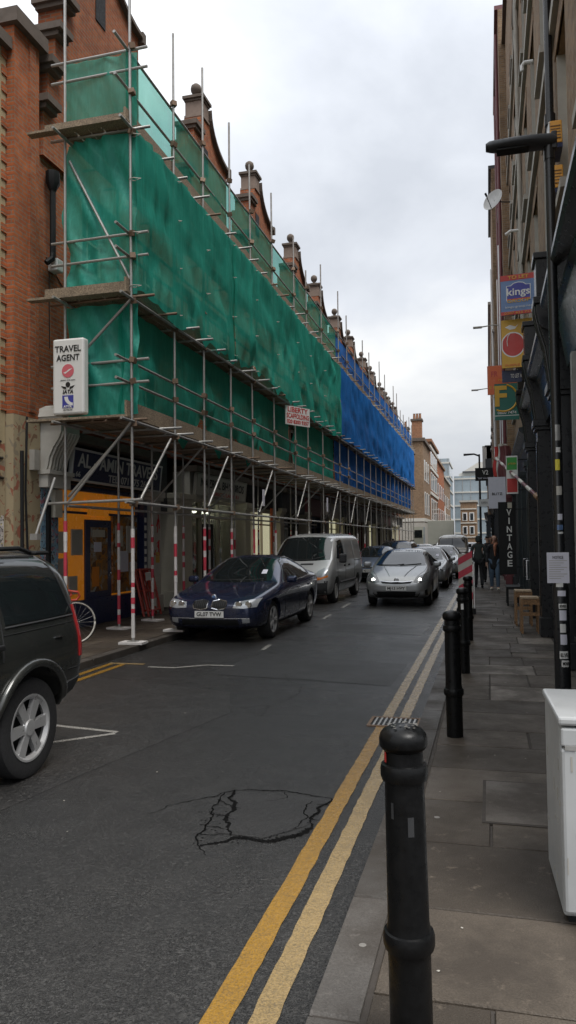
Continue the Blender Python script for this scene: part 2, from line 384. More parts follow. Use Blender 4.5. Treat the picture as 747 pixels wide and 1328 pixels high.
while y<24:
    d=.62; x=KL-.18
    while x>XL-.02:
        w=rs.choice((.6,.75,.9)); put(slab_me,'flagstone',pav_l,max(XL,x-w),x,y,y+d,PZ+rs.uniform(-.002,.002)); x-=w
    y+=d
MB().box(XL,KL-.18,y,128,-.05,PZ).build('far_paving',M['slab_far'],pav_l)
y=4.0
while y<34:
    d=rs.choice((.75,.9,1.05)); put(kerb_me,'kerb_stone',pav_l,KL-.17,KL,y,y+d,PZ-.002); y+=d
MB().box(KL-.17,KL,y,128,-.05,PZ-.003).build('far_kerb',M['granite'],pav_l)
# inspection covers let into the right pavement
for (x0,x1,y0,y1) in ((-.05,.42,4.55,5.3),(.28,.62,11.3,11.75),(.05,.5,14.6,14.95)):
    c=MB(); c.box(x0,x1,y0,y1,PZ-.03,PZ+.006); t=c.build('inspection_cover',M['slab_far'],pav_r)
    f=MB(); 
    for a in ((x0-.02,x0,y0-.02,y1+.02),(x1,x1+.02,y0-.02,y1+.02),(x0,x1,y0-.02,y0),(x0,x1,y1,y1+.02)): f.box(*a,PZ-.03,PZ+.004)
    f.build('cover_frame',M['joint'],t)
# litter and gum flecks
lit=MB()
for i in range(46):
    x=rs.uniform(-.4,.9); yy=rs.uniform(2.2,16); s=rs.uniform(.004,.010); a=rs.uniform(0,3)
    lit.add([(x+s*math.cos(a+k)*rs.uniform(.6,1.2),yy+s*math.sin(a+k)*rs.uniform(.7,1.3),PZ+.0045) for k in (0,1.4,3,4.5)],[(0,1,2,3)])
for i in range(40):
    x=rs.uniform(-5,-.8); yy=rs.uniform(2.2,14); s=rs.uniform(.006,.014); a=rs.uniform(0,3)
    lit.add([(x+s*math.cos(a+k)*rs.uniform(.6,1.2),yy+s*math.sin(a+k)*rs.uniform(.7,1.3),.0075) for k in (0,1.4,3,4.5)],[(0,1,2,3)])
tag(lit.build('litter',M['stone']),'pale scraps of litter and chewing gum on road and pavement','litter',kind='stuff')
# painted lines
def strip(name,mat,pts,w,z=.004,jag=.004,parent=road,step=.08):
    mb=MB(); P=[]; 
    for i in range(len(pts)-1):
        a,b=Vector((*pts[i],0)),Vector((*pts[i+1],0)); n=max(1,int((b-a).length/step)); P+= [a.lerp(b,k/n) for k in range(n)]
    P.append(Vector((*pts[-1],0))); vs=[]
    for i,p in enumerate(P):
        d=(P[min(i+1,len(P)-1)]-P[max(0,i-1)]).normalized(); nrm=Vector((-d.y,d.x,0)); k=jag if p.y<26 else 0
        vs+=[p+nrm*(w/2+rs.uniform(-k,k)),p-nrm*(w/2+rs.uniform(-k,k))]
    mb.add([(v.x,v.y,z) for v in vs],[(2*i,2*i+1,2*i+3,2*i+2) for i in range(len(P)-1)]); return mb.build(name,mat,parent)
strip('yellow_line',M['line_yellow'],[(-.985,-1),(-.985,7.05)],.105); strip('yellow_line',M['line_pale'],[(-.985,7.42),(-1.0,30),(-1.02,60)],.10)
strip('yellow_line',M['line_pale'],[(-.82,-1),(-.82,7.05)],.10); strip('yellow_line',M['line_pale'],[(-.82,7.42),(-.82,30),(-.84,60)],.10)
strip('yellow_line',M['line_yellow'],[(-5.02,5),(-5.05,9.9)],.09); strip('yellow_line',M['line_yellow'],[(-5.2,5),(-5.25,9.9)],.09)
strip('yellow_line',M['line_pale'],[(-5.3,9.95),(-4.75,9.95)],.09,.0046)
strip('bay_line',M['line_white'],[(-3.45,10.05),(-3.85,10.05),(-4.2,9.75),(-4.6,9.75)],.075,.0046)
strip('bay_line',M['line_white'],[(-3.5,11.6),(-3.55,12.2)],.075); strip('bay_line',M['line_white'],[(-3.55,16.4),(-3.6,17.5)],.075); strip('bay_line',M['line_white'],[(-3.65,19.2),(-3.7,20.6)],.075)
strip('bay_line',M['line_white'],[(-4.6,6.55),(-3.3,6.35)],.06); strip('bay_line',M['line_white'],[(-3.75,5.85),(-3.3,6.3)],.06,.0046)
# worn repair patches in the asphalt
def flat(name,mat,poly,z,parent=road): 
    return MB().add([(x,y,z) for x,y in poly],[tuple(range(len(poly)))]).build(name,mat,parent)
flat('asphalt_patch',M['road_patch'],[(-5.1,2.2),(-3.2,3.6),(-2.95,5.2),(-2.55,7.3),(-2.9,8.3),(-4.9,8.9)],.0022)
flat('asphalt_patch',M['road_patch2'],[(-3.6,9.4),(-1.15,9.0),(-1.12,10.6),(-3.4,11.3)],.0022)
flat('asphalt_patch',M['road_patch'],[(-3.2,14.2),(-1.2,13.9),(-1.15,15.1),(-3.1,15.6)],.0022)
# the sunken cracked patch beside the yellow lines
ck=MB(); rc=random.Random(11)
M['crack']=pm('open crack',(.007,.007,.007),.95,var=.2,spec=.02)
def crack(pts,w0,w1,it=4,amp=.16):
    P=[Vector((*p,0)) for p in pts]
    for k in range(it):
        Q=[P[0]]
        for a,b in zip(P,P[1:]):
            d=b-a; n=Vector((-d.y,d.x,0)); Q+=[a+d*.5+n*rc.uniform(-amp,amp),b]
        P=Q
    vs=[]; N=len(P)
    for i,p in enumerate(P):
        d=(P[min(i+1,N-1)]-P[max(0,i-1)]).normalized(); n=Vector((-d.y,d.x,0)); t=i/(N-1); w=(w0+(w1-w0)*t)*rc.uniform(.4,1.5)/2*(1.2-abs(t-.5))
        w*=.85; o=Vector((.16,0,0)) if pts[0][1]<6 else Vector((0,0,0)); vs+=[p+n*w+o,p-n*w+o]
    ck.add([(v.x,v.y,.0036) for v in vs],[(2*i,2*i+1,2*i+3,2*i+2) for i in range(N-1)])
A,B,C,D=(-1.90,5.05),(-1.20,5.02),(-1.22,4.50),(-1.78,4.10)
crack([A,(-1.55,5.12),B],.014,.010,5); crack([B,(-1.24,4.75),C],.02,.014,4); crack([C,(-1.30,4.34),(-1.42,4.24),(-1.62,4.26),D],.055,.03,5)
crack([A,(-1.80,4.75),(-1.72,4.45),(-1.66,4.28)],.034,.02,5); crack([(-1.95,5.0),(-1.93,4.7),(-1.86,4.4),(-1.80,4.12),(-1.70,3.98)],.014,.008,4)
crack([(-2.3,4.5),(-2.1,4.8),A],.004,.012,4); flat('asphalt_patch',M['road_patch2'],[(-1.72,5.02),(-1.08,4.98),(-1.1,4.52),(-1.3,4.28),(-1.6,4.3)],.0026)
crack([(-1.95,4.85),(-1.74,4.72)],.010,.006,4); crack([(-1.92,4.62),(-1.72,4.52)],.010,.006,4); crack([(-1.9,4.4),(-1.66,4.34)],.010,.006,4); crack([(-1.84,4.25),(-1.70,4.28)],.010,.006,4)
crack([(-1.28,4.9),(-1.15,4.88)],.012,.006,3); crack([(-1.32,4.95),(-1.28,4.66),(-1.34,4.45)],.012,.008,4); crack([(-1.27,4.66),(-1.2,4.62)],.012,.006,3)
crack([(-1.55,5.1),(-1.5,4.98),(-1.62,4.9)],.006,.003,4)
crack([(-2.6,9.6),(-2.1,8.4),(-2.2,7.2)],.006,.004,5,.1); crack([(-1.2,9.0),(-3.6,9.35)],.01,.008,5,.03); crack([(-3.3,15.6),(-1.2,15.15)],.014,.01,5,.03)
for i in range(70):            # crumbled edge of the broken patch
    t=rc.random(); q=rc.choice((((-1.1,4.5),(-1.3,4.24)),((-1.3,4.24),(-1.65,4.15)),((-1.78,4.95),(-1.6,4.3)),((-1.80,4.6),(-1.62,4.2)),((-1.1,4.95),(-1.12,4.55))))
    x=q[0][0]*(1-t)+q[1][0]*t+rc.gauss(0,.022); y_=q[0][1]*(1-t)+q[1][1]*t+rc.gauss(0,.022); s_=rc.uniform(.002,.008)
    ck.add([(x+s_*math.cos(a)*rc.uniform(.5,1.3),y_+s_*math.sin(a)*rc.uniform(.5,1.3),.0038) for a in (0,1.1,2.2,3.3,4.4,5.4)],[(0,1,2,3,4,5)])
tag(ck.build('crack',M['crack'],road),kind='stuff')
# gully grate on the double yellow lines
gu=thing('gully_grate','iron gully grate set into the double yellow lines by the kerb','drain',(-.89,7.23,0))
f=MB(); 
for b in ((-.24,.24,-.19,-.155),(-.24,.24,.155,.19),(-.24,-.21,-.155,.155),(.21,.24,-.155,.155)): f.box(*b,-.03,.011)
f.build('frame',M['steel_rusty'],gu); BX('sump',(-.21,.21,-.155,.155,.001,.004),M['black_matt'],gu)
for i in range(9):
    x=-.18+i*.045; BX('bar',(x-.009,x+.009,-.155,.155,.003,.010),M['steel'],gu)
# ------------------------------------------------------------------ left side of the street
def clear_glass(name,t=.85,tint=(.9,.95,.93)):
    m,nt,b=newmat(name); nt.nodes.remove(b); o=nt.nodes['Material Output']
    tr=nt.nodes.new('ShaderNodeBsdfTransparent'); tr.inputs[0].default_value=(*tint,1); gl=nt.nodes.new('ShaderNodeBsdfGlossy'); gl.inputs['Roughness'].default_value=.04
    fr=nt.nodes.new('ShaderNodeLayerWeight'); fr.inputs[0].default_value=.35
    mx=nt.nodes.new('ShaderNodeMixShader'); nt.links.new(mathn(nt,'ADD',mathn(nt,'MULTIPLY',fr.outputs['Fresnel'],.8),1-t,True),mx.inputs[0]); nt.links.new(tr.outputs[0],mx.inputs[1]); nt.links.new(gl.outputs[0],mx.inputs[2]); nt.links.new(mx.outputs[0],o.inputs[0]); return m
M['pane']=clear_glass('shop window pane')
def graffiti_mat(name,base,cols,scale=6,th=.5):
    m,nt,b=newmat(name); p=wallvec(nt); c=base
    for i,cc in enumerate(cols):
        mp=nt.nodes.new('ShaderNodeMapping'); mp.inputs['Location'].default_value=(i*7.3,i*3.1,i*1.7); nt.links.new(p,mp.inputs[0])
        n=noise(nt,scale*(1+.35*i),3,.5,mp.outputs[0],1.2); k=maprange(nt,n,th,th+.03,0,1); c=mixc(nt,k,c,cc)
    nt.links.new(c,b.inputs['Base Color']); b.inputs['Roughness'].default_value=.7; return m
M['graffiti']=graffiti_mat('paste up and graffiti',(.5,.47,.44),[(.30,.16,.30),(.55,.45,.05),(.10,.09,.09),(.62,.60,.58),(.03,.03,.03)],5,.56)
M['graffiti_blue']=graffiti_mat('blue graffiti',(.20,.33,.42),[(.45,.44,.42),(.42,.16,.20),(.10,.20,.30),(.05,.05,.05)],6,.58)
M['tagged']=graffiti_mat('scrawled render',(.33,.27,.17),[(.20,.12,.07),(.24,.20,.14),(.28,.10,.06)],3,.60)
M['orange_film']=pm('orange window film lit from inside',(.62,.22,.015),.25,var=.35,scale=1.6); _b=M['orange_film'].node_tree.nodes['Principled BSDF']; _b.inputs['Emission Color'].default_value=(.9,.30,.02,1); _b.inputs['Emission Strength'].default_value=.07
M['posters']=graffiti_mat('posters behind glass',(.26,.14,.05),[(.34,.36,.33),(.34,.25,.16),(.46,.18,.02),(.14,.07,.03)],2.2,.55)
def wall_cells(y0,y1,z0,z1,op,xa,xb,mb):
    ys=sorted({y0,y1,*[v for o in op for v in o[:2] if y0<v<y1]}); zs=sorted({z0,z1,*[v for o in op for v in o[2:] if z0<v<z1]})
    for zi in range(len(zs)-1):
        run=None
        for yi in range(len(ys)-1):
            cy,cz=(ys[yi]+ys[yi+1])/2,(zs[zi]+zs[zi+1])/2
            hit=any(o[0]<cy<o[1] and o[2]<cz<o[3] for o in op)
            if not hit: run=(run[0] if run else ys[yi],ys[yi+1])
            if (hit or yi==len(ys)-2) and run: mb.box(xa,xb,run[0],run[1],zs[zi],zs[zi+1]); run=None
# --- neighbour with beige render, at the picture's left edge
nb=thing('rendered_building','beige rendered building front with graffiti beside red brick pier','building',(0,0,0))
BX('wall',(-9.5,-7.75,-2,10.98,0,10.1),M['render_beige'],nb); BX('tagged_band',(-7.75,-7.742,4,10.97,2.2,3.4),M['tagged'],nb)
BX('paste_up_panel',(-7.75,-7.735,5,10.93,.1,2.2),M['graffiti'],nb); BX('parapet_coping',(-9.6,-7.62,-2,10.98,10.1,10.3),M['stone_dark'],nb)
g=MB()                                     # black tag sprayed on the render
for a,b in (((10.35,3.55),(10.3,2.85)),((10.55,3.6),(10.5,2.95)),((10.75,3.5),(10.72,2.9)),((10.25,3.45),(10.85,3.42)),((10.2,3.15),(10.9,3.15)),((10.15,2.88),(10.92,2.82)),((10.3,2.85),(10.22,2.55))):
    g.tube((-7.738,a[0],a[1]),(-7.738,b[0],b[1]),.022,6)
g.build('spray_tag',M['black'],nb)
# --- the long gabled brick terrace
GY=[(14.0,14.75),(20.1,14.45),(25.17,14.65),(30.9,14.3),(35.4,14.05),(40.4,13.9),(44.5,13.85),(49.45,13.7),(53.25,13.6),(58.05,13.4),(61.75,13.35),(66.5,13.35)]
tb=thing('gabled_terrace','long red brick terrace with ball topped gables behind the scaffolding','building',(0,0,0))
TY1=68.5
ops=[]; 
for k in range(20):
    c=13.9+2.75*k
    if c+.6<TY1: ops+= [(c-.55,c+.55,4.55,6.35),(c-.5,c+.5,7.15,8.75)]
w=MB(); wall_cells(11.75,TY1,3.95,9.3,ops,-8.1,XL,w); w.build('wall',M['brick_red'],tb)
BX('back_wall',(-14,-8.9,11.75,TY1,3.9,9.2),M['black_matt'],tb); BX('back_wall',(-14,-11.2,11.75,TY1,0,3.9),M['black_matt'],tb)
BX('end_wall',(-12,-7.72,TY1,TY1+.3,0,9.3),M['brick_red'],tb)
fr=MB()
fr.box(-.03,.03,-.55,-.49,0,1.8); fr.box(-.03,.03,.49,.55,0,1.8); fr.box(-.03,.03,-.49,.49,0,.07); fr.box(-.03,.03,-.49,.49,1.72,1.8); fr.box(-.02,.02,-.49,.49,.87,.93); fr.box(-.015,.015,-.02,.02,.07,1.72)
fr_me=fr.mesh('window_frame',M['cream']); pane_me=MB().box(-.012,-.006,-.49,.49,.07,1.72).mesh('pane',M['glass']); sill_me=MB().box(-.1,.14,-.65,.65,-.12,0).mesh('sill',M['stone'])
for o in ops:
    c=(o[0]+o[1])/2; k=(o[3]-o[2])/1.8
    f=link('window',fr_me,tb); f.location=(-7.88,c,o[2]); f.scale=(1,(o[1]-o[0])/1.1,k)
    link('pane',pane_me,f); s=link('sill',sill_me,f); s.location=(.15,0,-.002)
# gables
M['stone_warm']=pm('brown weathered stone',(.20,.15,.12),.85,var=.4,scale=4,bs=30)
poly=[(-2.1,-6),(-2.1,-5.1),(-1.95,-5.1),(-1.95,-4.3),(-1.7,-4.3),(-1.7,-3.5),(-1.45,-3.5),(-1.45,-2.75),(-1.22,-2.75),(-1.22,-1.75),(-.85,-1.75),(-.85,-1.2),(-.27,-1.2),(-.27,-.62),(.27,-.62)]
vol=[(.27+1.53*(1-math.cos(t*math.pi/2)),-.28-1.05*math.sin(t*math.pi/2)) for t in [i/8 for i in range(9)]]
gm=MB(); gm.prism(poly+vol+[(1.8,-6)],lambda a,b,t:(t,a,b),-8.15,-7.62); g_me=gm.mesh('gable',M['brick_red'])
step_me=MB().box(-8.2,-7.42,-.16,.3,0,.13).box(-8.15,-7.5,-.1,.27,-.09,0).mesh('step_cap',M['stone_dark'])
shoul_me=MB().box(-8.16,-7.5,-.95,-.272,-1.2,-1.08).box(-8.12,-7.55,-.9,-.272,-1.3,-1.2).mesh('shoulder_cap',M['stone_dark'])
top=[(a,b+.09) for a,b in vol]; cm=MB()
cm.prism(vol+top[::-1],lambda a,b,t:(t,a,b),-8.2,-7.5); c_me=cm.mesh('volute_coping',M['stone_dark']); kn_me=MB().box(-8.2,-7.5,1.81,1.97,-1.42,-1.16).mesh('kneeler',M['stone_dark'])
pmb=MB(); pmb.box(-8.12,-7.6,-.25,.25,-.62,-.14); pmb.box(-8.14,-7.58,-.28,.28,-.62,-.56); pd_me=pmb.mesh('pedestal',M['stone_warm'])
cp=MB(); cp.box(-8.18,-7.53,-.33,.33,-.08,0); cp.box(-8.14,-7.57,-.28,.28,-.15,-.08); cp.box(-8.02,-7.72,-.15,.15,0,.08); cap_me=cp.mesh('cap',M['stone_dark'])
bl=MB(); bl.lathe([(.08,.06),(.10,.1),(.055,.14),(.10,.18),(.15,.26),(.16,.33),(.14,.42),(.07,.48),(.015,.495)],14,(-7.88,0,0)); ball_me=bl.mesh('ball_finial',M['stone_dark'],'all')
sl=MB(); sl.box(-7.70,-7.6,-.2,.2,-2.2,-1.45); sl_me=sl.mesh('gable_vent',M['black_matt'])
for y,z in GY:
    o=link('gable',g_me,tb); o.location=(0,y,z)
    for a_,z_ in ((-2.1,-5.1),(-1.95,-4.3),(-1.7,-3.5),(-1.45,-2.75)): sc_=link('step_cap',step_me,o); sc_.location=(0,a_,z_)
    for n,me in (('volute_coping',c_me),('shoulder_cap',shoul_me),('kneeler',kn_me),('pedestal',pd_me),('cap',cap_me),('ball_finial',ball_me),('vent',sl_me)): link(n,me,o)
# tiled roof with raised courses
rf=MB(); n=34
for i in range(n):
    x0,z0=-7.8-2.3*i/n,9.2+3.9*i/n; x1,z1=-7.8-2.3*(i+1)/n,9.2+3.9*(i+1)/n
    rf.add([(x0+.03,11.2,z0),(x0+.03,TY1,z0),(x1,TY1,z1),(x1,11.2,z1),(x0-.02,11.2,z0-.03),(x0-.02,TY1,z0-.03)],[(0,1,2,3),(0,4,5,1)])
rf.build('roof',M['tile'],tb,fixn=False); BX('ridge',(-10.4,-9.9,11.0,TY1,12.95,13.25),M['lead'],tb)
BX('roof_back',(-10.9,-10.4,11.0,TY1,6,13.0),M['slate'],tb)
# corner pier with toothed quoins
pr=MB(); pr.box(-8.3,-7.6,11.0,11.74,3.9,10.55); pr.build('corner_pier',M['brick_orange'],tb)
q=MB()
q.box(-.07,.07,-.07,.07,0,.15); q=q.mesh('quoin',M['brick_orange'])
for i in range(22): o=link('quoin',q,tb); o.location=(-7.80,10.925,3.95+i*.3)
BX('pier_cap',(-8.4,-7.48,10.9,11.85,10.55,10.8),M['stone_dark'],tb)
BX('pier_front_panel',(-7.6,-7.57,11.42,11.60,4.0,10.5),M['brick_red'],tb)
dp=MB(); dp.tube((-7.55,12.1,6.95),(-7.55,12.1,8.2),.055,10); dp.lathe([(.06,8.15),(.13,8.3),(.13,8.5),(.09,8.52)],8,(-7.55,12.1,0)); dp.path([(-7.55,12.1,7),(-7.55,12.08,6.9),(-7.62,12.0,6.8)],.055,8); dp.build('rainwater_pipe',M['black_matt'],tb,True)
MB().path([(-7.69,12.2,6.7),(-7.685,12.2,5.8),(-7.69,12.22,5.3)],.008,5).build('wall_cable',M['black_matt'],tb); MB().path([(-7.69,12.1,6.95),(-7.69,12.7,6.55),(-7.69,13.3,6.2)],.008,5).build('wall_cable',M['black_matt'],tb); MB().path([(-7.58,11.35,3.9),(-7.59,11.32,2.6),(-7.58,11.4,1.2),(-7.58,11.38,.2)],.02,6).build('wall_cable',M['black_matt'],tb); MB().path([(-7.58,11.2,3.3),(-7.59,11.22,2),(-7.58,11.2,.2)],.035,6).build('wall_cable',M['black_matt'],tb)
tag(MB().box(-7.7,-7.5,12.17,12.38,6.72,6.95).build('floodlight',M['white'],None,False,.02),'small white floodlight box on red brick wall','floodlight')
# pier at street level, painted over
BX('pier_base',(-8.3,-7.6,11.0,11.78,0,3.9),M['tagged'],tb); BX('meter_box',(-7.6,-7.5,11.45,11.62,3.0,3.35),M['stone'],tb)
pil=MB(); pil.box(-8.2,-7.6,11.80,12.36,.1,2.72); pil.build('shop_pilaster',M['graffiti_blue'],tb)
BX('downpipe_black',(-7.60,-7.54,11.95,12.03,.8,2.5),M['black_matt'],tb); BX('notice_box',(-7.6,-7.5,12.1,12.34,2.2,2.7),M['cream'],tb)
# carved console bracket on that pilaster
cs=MB()
cs.box(-8.1,-7.42,11.74,12.48,2.72,2.95); cs.box(-8.1,-7.36,11.70,12.52,2.95,3.02)
curve=[(-7.9,3.02),(-7.50,3.02),(-7.47,3.1),(-7.44,3.25),(-7.36,3.42),(-7.25,3.58),(-7.2,3.7),(-7.2,3.86),(-7.9,3.86)]
cs.prism([(a,b) for a,b in curve],lambda a,b,t:(a,t,b),11.80,12.42)
for i in range(6):
    y=11.85+.1*i; cs.path([(a+.012,y+.02,b) for a,b in curve[1:7]],.026,6)
cs.box(-8.0,-7.12,11.72,12.5,3.86,3.95); cs.prism([(11.70,3.95),(12.52,3.95),(12.46,4.08),(12.11,4.22),(11.76,4.08)],lambda a,b,t:(t,a,b),-8.0,-7.08)
cs.build('console_bracket',M['stone_pale'],tb)
# --- shop fronts in the terrace (parts of the building)
def shopfront(y0,y1,paint_m,glass_m,door=None,stall=.55,head=2.75,fascia_m=None,fx=-7.62,mull=2,lit=False,z1=3.6):
    f=MB(); x0,x1=-8.02,-7.9
    f.box(x0-.05,x1+.08,y0,y1,.1,stall); f.box(x0,x1+.02,y0,y1,head,head+.1)
    ys=[y0+(y1-y0)*i/mull for i in range(mull+1)]
    for y in ys: f.box(x0,x1+.01,max(y0,y-.04),min(y1,y+.04),stall,head)
    f.box(x0,x1,y0,y1,head-.45,head-.4)
    fo=f.build('shop_frame',paint_m,tb,bevel=.006)
    for a,b in zip(ys,ys[1:]): BX('shop_pane',(-7.975,-7.965,a+.04,b-.04,stall,head),glass_m,fo)
    if fascia_m: BX('fascia',(-8.1,fx,y0-.05,y1+.05,head+.1,z1),fascia_m,tb)
    BX('shop_cornice',(-8.1,-7.4,y0-.08,y1+.08,z1,z1+.16),M['stone_dark'],tb)
    return fo
# travel agent
TB0=set(bpy.data.objects.keys())
s=shopfront(12.46,15.9,M['navy'],M['orange_film'],mull=1,stall=.62,fascia_m=M['black_matt'],fx=-7.72)
for nm,b,m in (('orange_window',(-7.96,-7.9,12.5,13.5,.62,2.3),'orange_film'),('orange_top_light',(-7.96,-7.895,13.62,14.5,2.28,2.62),'orange_film'),('poster_window',(-7.96,-7.9,14.7,15.84,.66,2.3),'posters')): BX(nm,b,M[m],tb)
d=BX('shop_door',(-7.97,-7.885,13.55,14.6,.1,2.2),M['navy'],tb,.01); BX('door_pane',(-7.89,-7.879,13.72,14.42,.75,2.05),M['posters'],d)
for z0,z1 in ((.2,.40),(.46,.66)): BX('door_panel',(-7.89,-7.876,13.75,14.42,z0,z1),M['navy'],d,.01)
for i in range(3): BX('riser_panel',(-7.83,-7.812,14.68+i*.41,15.05+i*.41,.17,.55),M['navy'],d)
MB().sphere((-7.85,14.5,1.1),.03,8).build('door_knob',M['chrome'],d,'all')
for (a,b,c,e,mm) in ((12.55,12.85,.95,1.45,'stone'),(13.0,13.4,1.5,2.0,'stone'),(14.95,15.35,1.1,1.55,'paper'),(14.8,15.1,1.65,2.1,'cream'),(13.85,14.15,1.55,1.75,'paper'),(15.45,15.75,.8,1.3,'stone'),(12.52,12.72,1.55,1.95,'cream'),(12.9,13.2,.75,1.1,'stone'),(13.8,14.3,1.85,2.0,'cream'),(13.78,14.05,.85,1.25,'orange'),(15.3,15.7,1.5,2.1,'stone_pale')): BX('stuck_notice',(-7.9,-7.872,a,b,c,e),M[mm],d)
for _n in set(bpy.data.objects.keys())-TB0:
    if bpy.data.objects[_n].parent==tb or bpy.data.objects[_n].name.startswith('shop_door'): bpy.data.objects[_n].location.x+=.17
BX('navy_board',(-7.95,-7.60,15.92,16.1,.6,2.6),M['navy'],tb)
for i in range(9): BX('board_mark',(-7.60,-7.595,15.95,16.06,.75+i*.18,.86+i*.18),M['offwhite'],tb)
def pilaster(y0,y1,m,z=2.75,x=-7.55):
    p=MB(); p.box(-8.2,x,y0,y1,.1,z); p.box(-8.2,x+.06,y0-.05,y1+.05,z,z+.08); p.box(-8.2,x+.09,y0-.08,y1+.08,z+.082,z+.22); p.box(-8.2,x+.05,y0-.04,y1+.04,.1,.5); p.build('pilaster',m,tb,bevel=.01)
pilaster(16.15,16.75,M['stone_pale'],2.7)
rg=MB()
rr=random.Random(5)
for i in range(9): 
    y=rr.uniform(16.2,16.65); z=rr.uniform(1.55,2.3); rg.path([(-7.545,y,z),(-7.545,y+rr.uniform(-.15,.15),z+rr.uniform(-.2,.2)),(-7.545,y+rr.uniform(-.1,.1),z-.15)],.012,5)
rg.build('red_tag',M['red'],tb); BX('yellow_notice',(-7.55,-7.54,16.45,16.65,1.25,1.5),M['mustard'],tb)
dd=BX('dark_doorway',(-8.9,-8.5,16.75,17.7,.1,3.0),M['black_matt'],tb); BX('door_arch',(-8.3,-7.8,16.75,17.7,2.5,3.95),M['charcoal'],tb)
pilaster(17.75,18.75,M['cream'],2.75)
# lit shop with fluorescent tubes
room=MB(); room.box(-11,-8.05,18.8,23.2,.1,.12); room.box(-11,-10.95,18.8,23.2,.12,3); room.box(-11,-8.05,18.76,18.8,.1,3); room.box(-11,-8.05,23.2,23.24,.1,3); room.box(-11,-8.05,18.8,23.2,3,3.05); room.build('lit_shop_interior',M['cream'],tb)
s2=shopfront(18.8,23.2,M['cream'],M['pane'],mull=3,stall=.4,head=2.85,fascia_m=M['stone_pale'])
BX('shop_door',(-7.96,-7.88,20.35,21.2,.1,2.25),M['black_matt'],tb)
for k in range(10): BX('shelf_goods',(-9.4,-9.0,19.0+k*.4,19.3+k*.4,.4,1.2+.1*(k%4)),M[('green','mustard','red','paper','navy')[k%5]],tb)
M['tube_on']=emis('fluorescent tube',(1,.95,.80),14)
for yy in (20.5,21.5,22.4):
    tag(MB().tube((-8.75,yy,2.66),(-8.75,yy+.7,2.66),.03,8).build('strip_light',M['tube_on']),['lit strip light tube in cream shop, nearest the door end','lit strip light tube in cream shop, middle one','lit strip light tube in cream shop, farthest one'][[20.5,21.5,22.4].index(yy)],'strip light','tubes in the lit shop')
kinds=[('stone_pale','lit','stone_dark','black_matt'),('charcoal','glass','black_matt','charcoal'),('navy','glass','charcoal','maroon'),('cream','lit','stone_dark','stone_pale'),('black_matt','glass','black_matt','charcoal'),('maroon','glass','stone_dark','charcoal')]
M['lit']=graffiti_mat('dim shop window goods with added glow',(.34,.33,.22),[(.20,.22,.14),(.40,.37,.28),(.10,.09,.07),(.30,.12,.08)],2.6,.56); _b=M['lit'].node_tree.nodes['Principled BSDF']; _b.inputs['Emission Color'].default_value=(.75,.72,.48,1); _b.inputs['Emission Strength'].default_value=.22; _b.inputs['Roughness'].default_value=.1  # glow put into the panes; more lit units added to brighten the shops
y=23.3; k=0
while y<66:
    pk,gk,_,fk=kinds[k%6]; pilaster(y,y+.55,M['stone' if k%2 else 'cream'],2.75); shopfront(y+.58,y+4.2,M[pk],M[gk],mull=3,fascia_m=M[fk])
    y+=4.25; k+=1
BX('red_hanging_cloth',(-7.5,-7.46,26.0,26.25,1.2,2.9),M['orange_red'],tb)
# --- shop signs on the terrace
def fascia_sign(name,label,y0,y1,z0,z1,x,m,edge,rows,tilt=.06):
    t=thing(name,label,'shop sign',(0,0,0))
    MB().prism([(x-.08,z0),(x,z0),(x+tilt,z1),(x-.08+tilt,z1)],lambda a,b,t_:(a,t_,b),y0,y1).build('panel',m,t)
    e=MB(); up=Vector((tilt,0,z1-z0)).normalized()
    for z,dx in ((z0,0),(z1,tilt)): e.box(x+dx-.06,x+dx+.02,y0-.02,y1+.02,z-.02,z+.02)
    for yy in (y0,y1): e.prism([(x-.06,z0),(x+.015,z0),(x+.015+tilt,z1),(x-.06+tilt,z1)],lambda a,b,t_:(a,t_,b),yy-.02,yy+.02)
    e.build('edge',edge,t)
    for (s_,sz,yc,zc,wd,mm,bd) in rows:
        f=(zc-z0)/(z1-z0); text(s_,sz,(x+tilt*f+.004,yc,zc),(0,1,0),up,mm,t,width=wd,bold=bd)
    return t
fascia_sign('shop_sign','navy fascia sign lettered AL-AMIN TRAVELS above orange shop window',12.60,16.52,2.92,3.50,-7.48,M['navy'],M['offwhite'],
   [('AL - AMIN TRAVELS',.36,14.55,3.29,3.55,M['offwhite'],.008),('TEL: 071 375 2669',.21,15.0,3.03,2.0,M['offwhite'],.004),('66',.14,12.82,3.03,.17,M['offwhite'],.002)])
fascia_sign('shop_sign','grimy white fascia sign with dark lettering above the lit shop',18.85,23.1,2.98,3.56,-7.5,M['stone_pale'],M['stone'],
   [('NAZRUL BHAI BROS',.32,21.0,3.33,3.7,M['black'],.008),('BRICK LANE E1',.14,21.3,3.08,2.2,M['red'],.003)])
# projecting travel agent box sign
ta=thing('box_sign','white lightbox sign reading TRAVEL AGENT fixed to brick wall','sign',(0,0,0))
MB().box(-6.84,-6.27,10.95,11.12,3.82,5.07).build('casing',M['offwhite'],ta,False,.035)
TA0=len(bpy.data.objects)
cx=0.; yf=0.
def on_y(mb,poly): mb.prism(poly,lambda a,b,t:(cx+a,yf-t,b),0,.003)
for s_,z,w in (('TRAVEL',5.22,.52),('AGENT',5.06,.46)): text(s_,.155,(cx,yf,z),(1,0,0),(0,0,1),M['black'],ta,width=w,bold=.003)
mb=MB(); on_y(mb,[(.12*math.cos(2*math.pi*i/24),4.83+.12*math.sin(2*math.pi*i/24)) for i in range(24)]); mb.build('pink_roundel',M['pink'],ta)
mb=MB(); mb.prism([(-.09,4.80),(-.03,4.82),(.03,4.86),(.09,4.87),(.03,4.83),(-.02,4.80),(-.05,4.78)],lambda a,b,t:(cx+a,yf-.003-t,b),0,.002); mb.build('roundel_bird',M['offwhite'],ta)
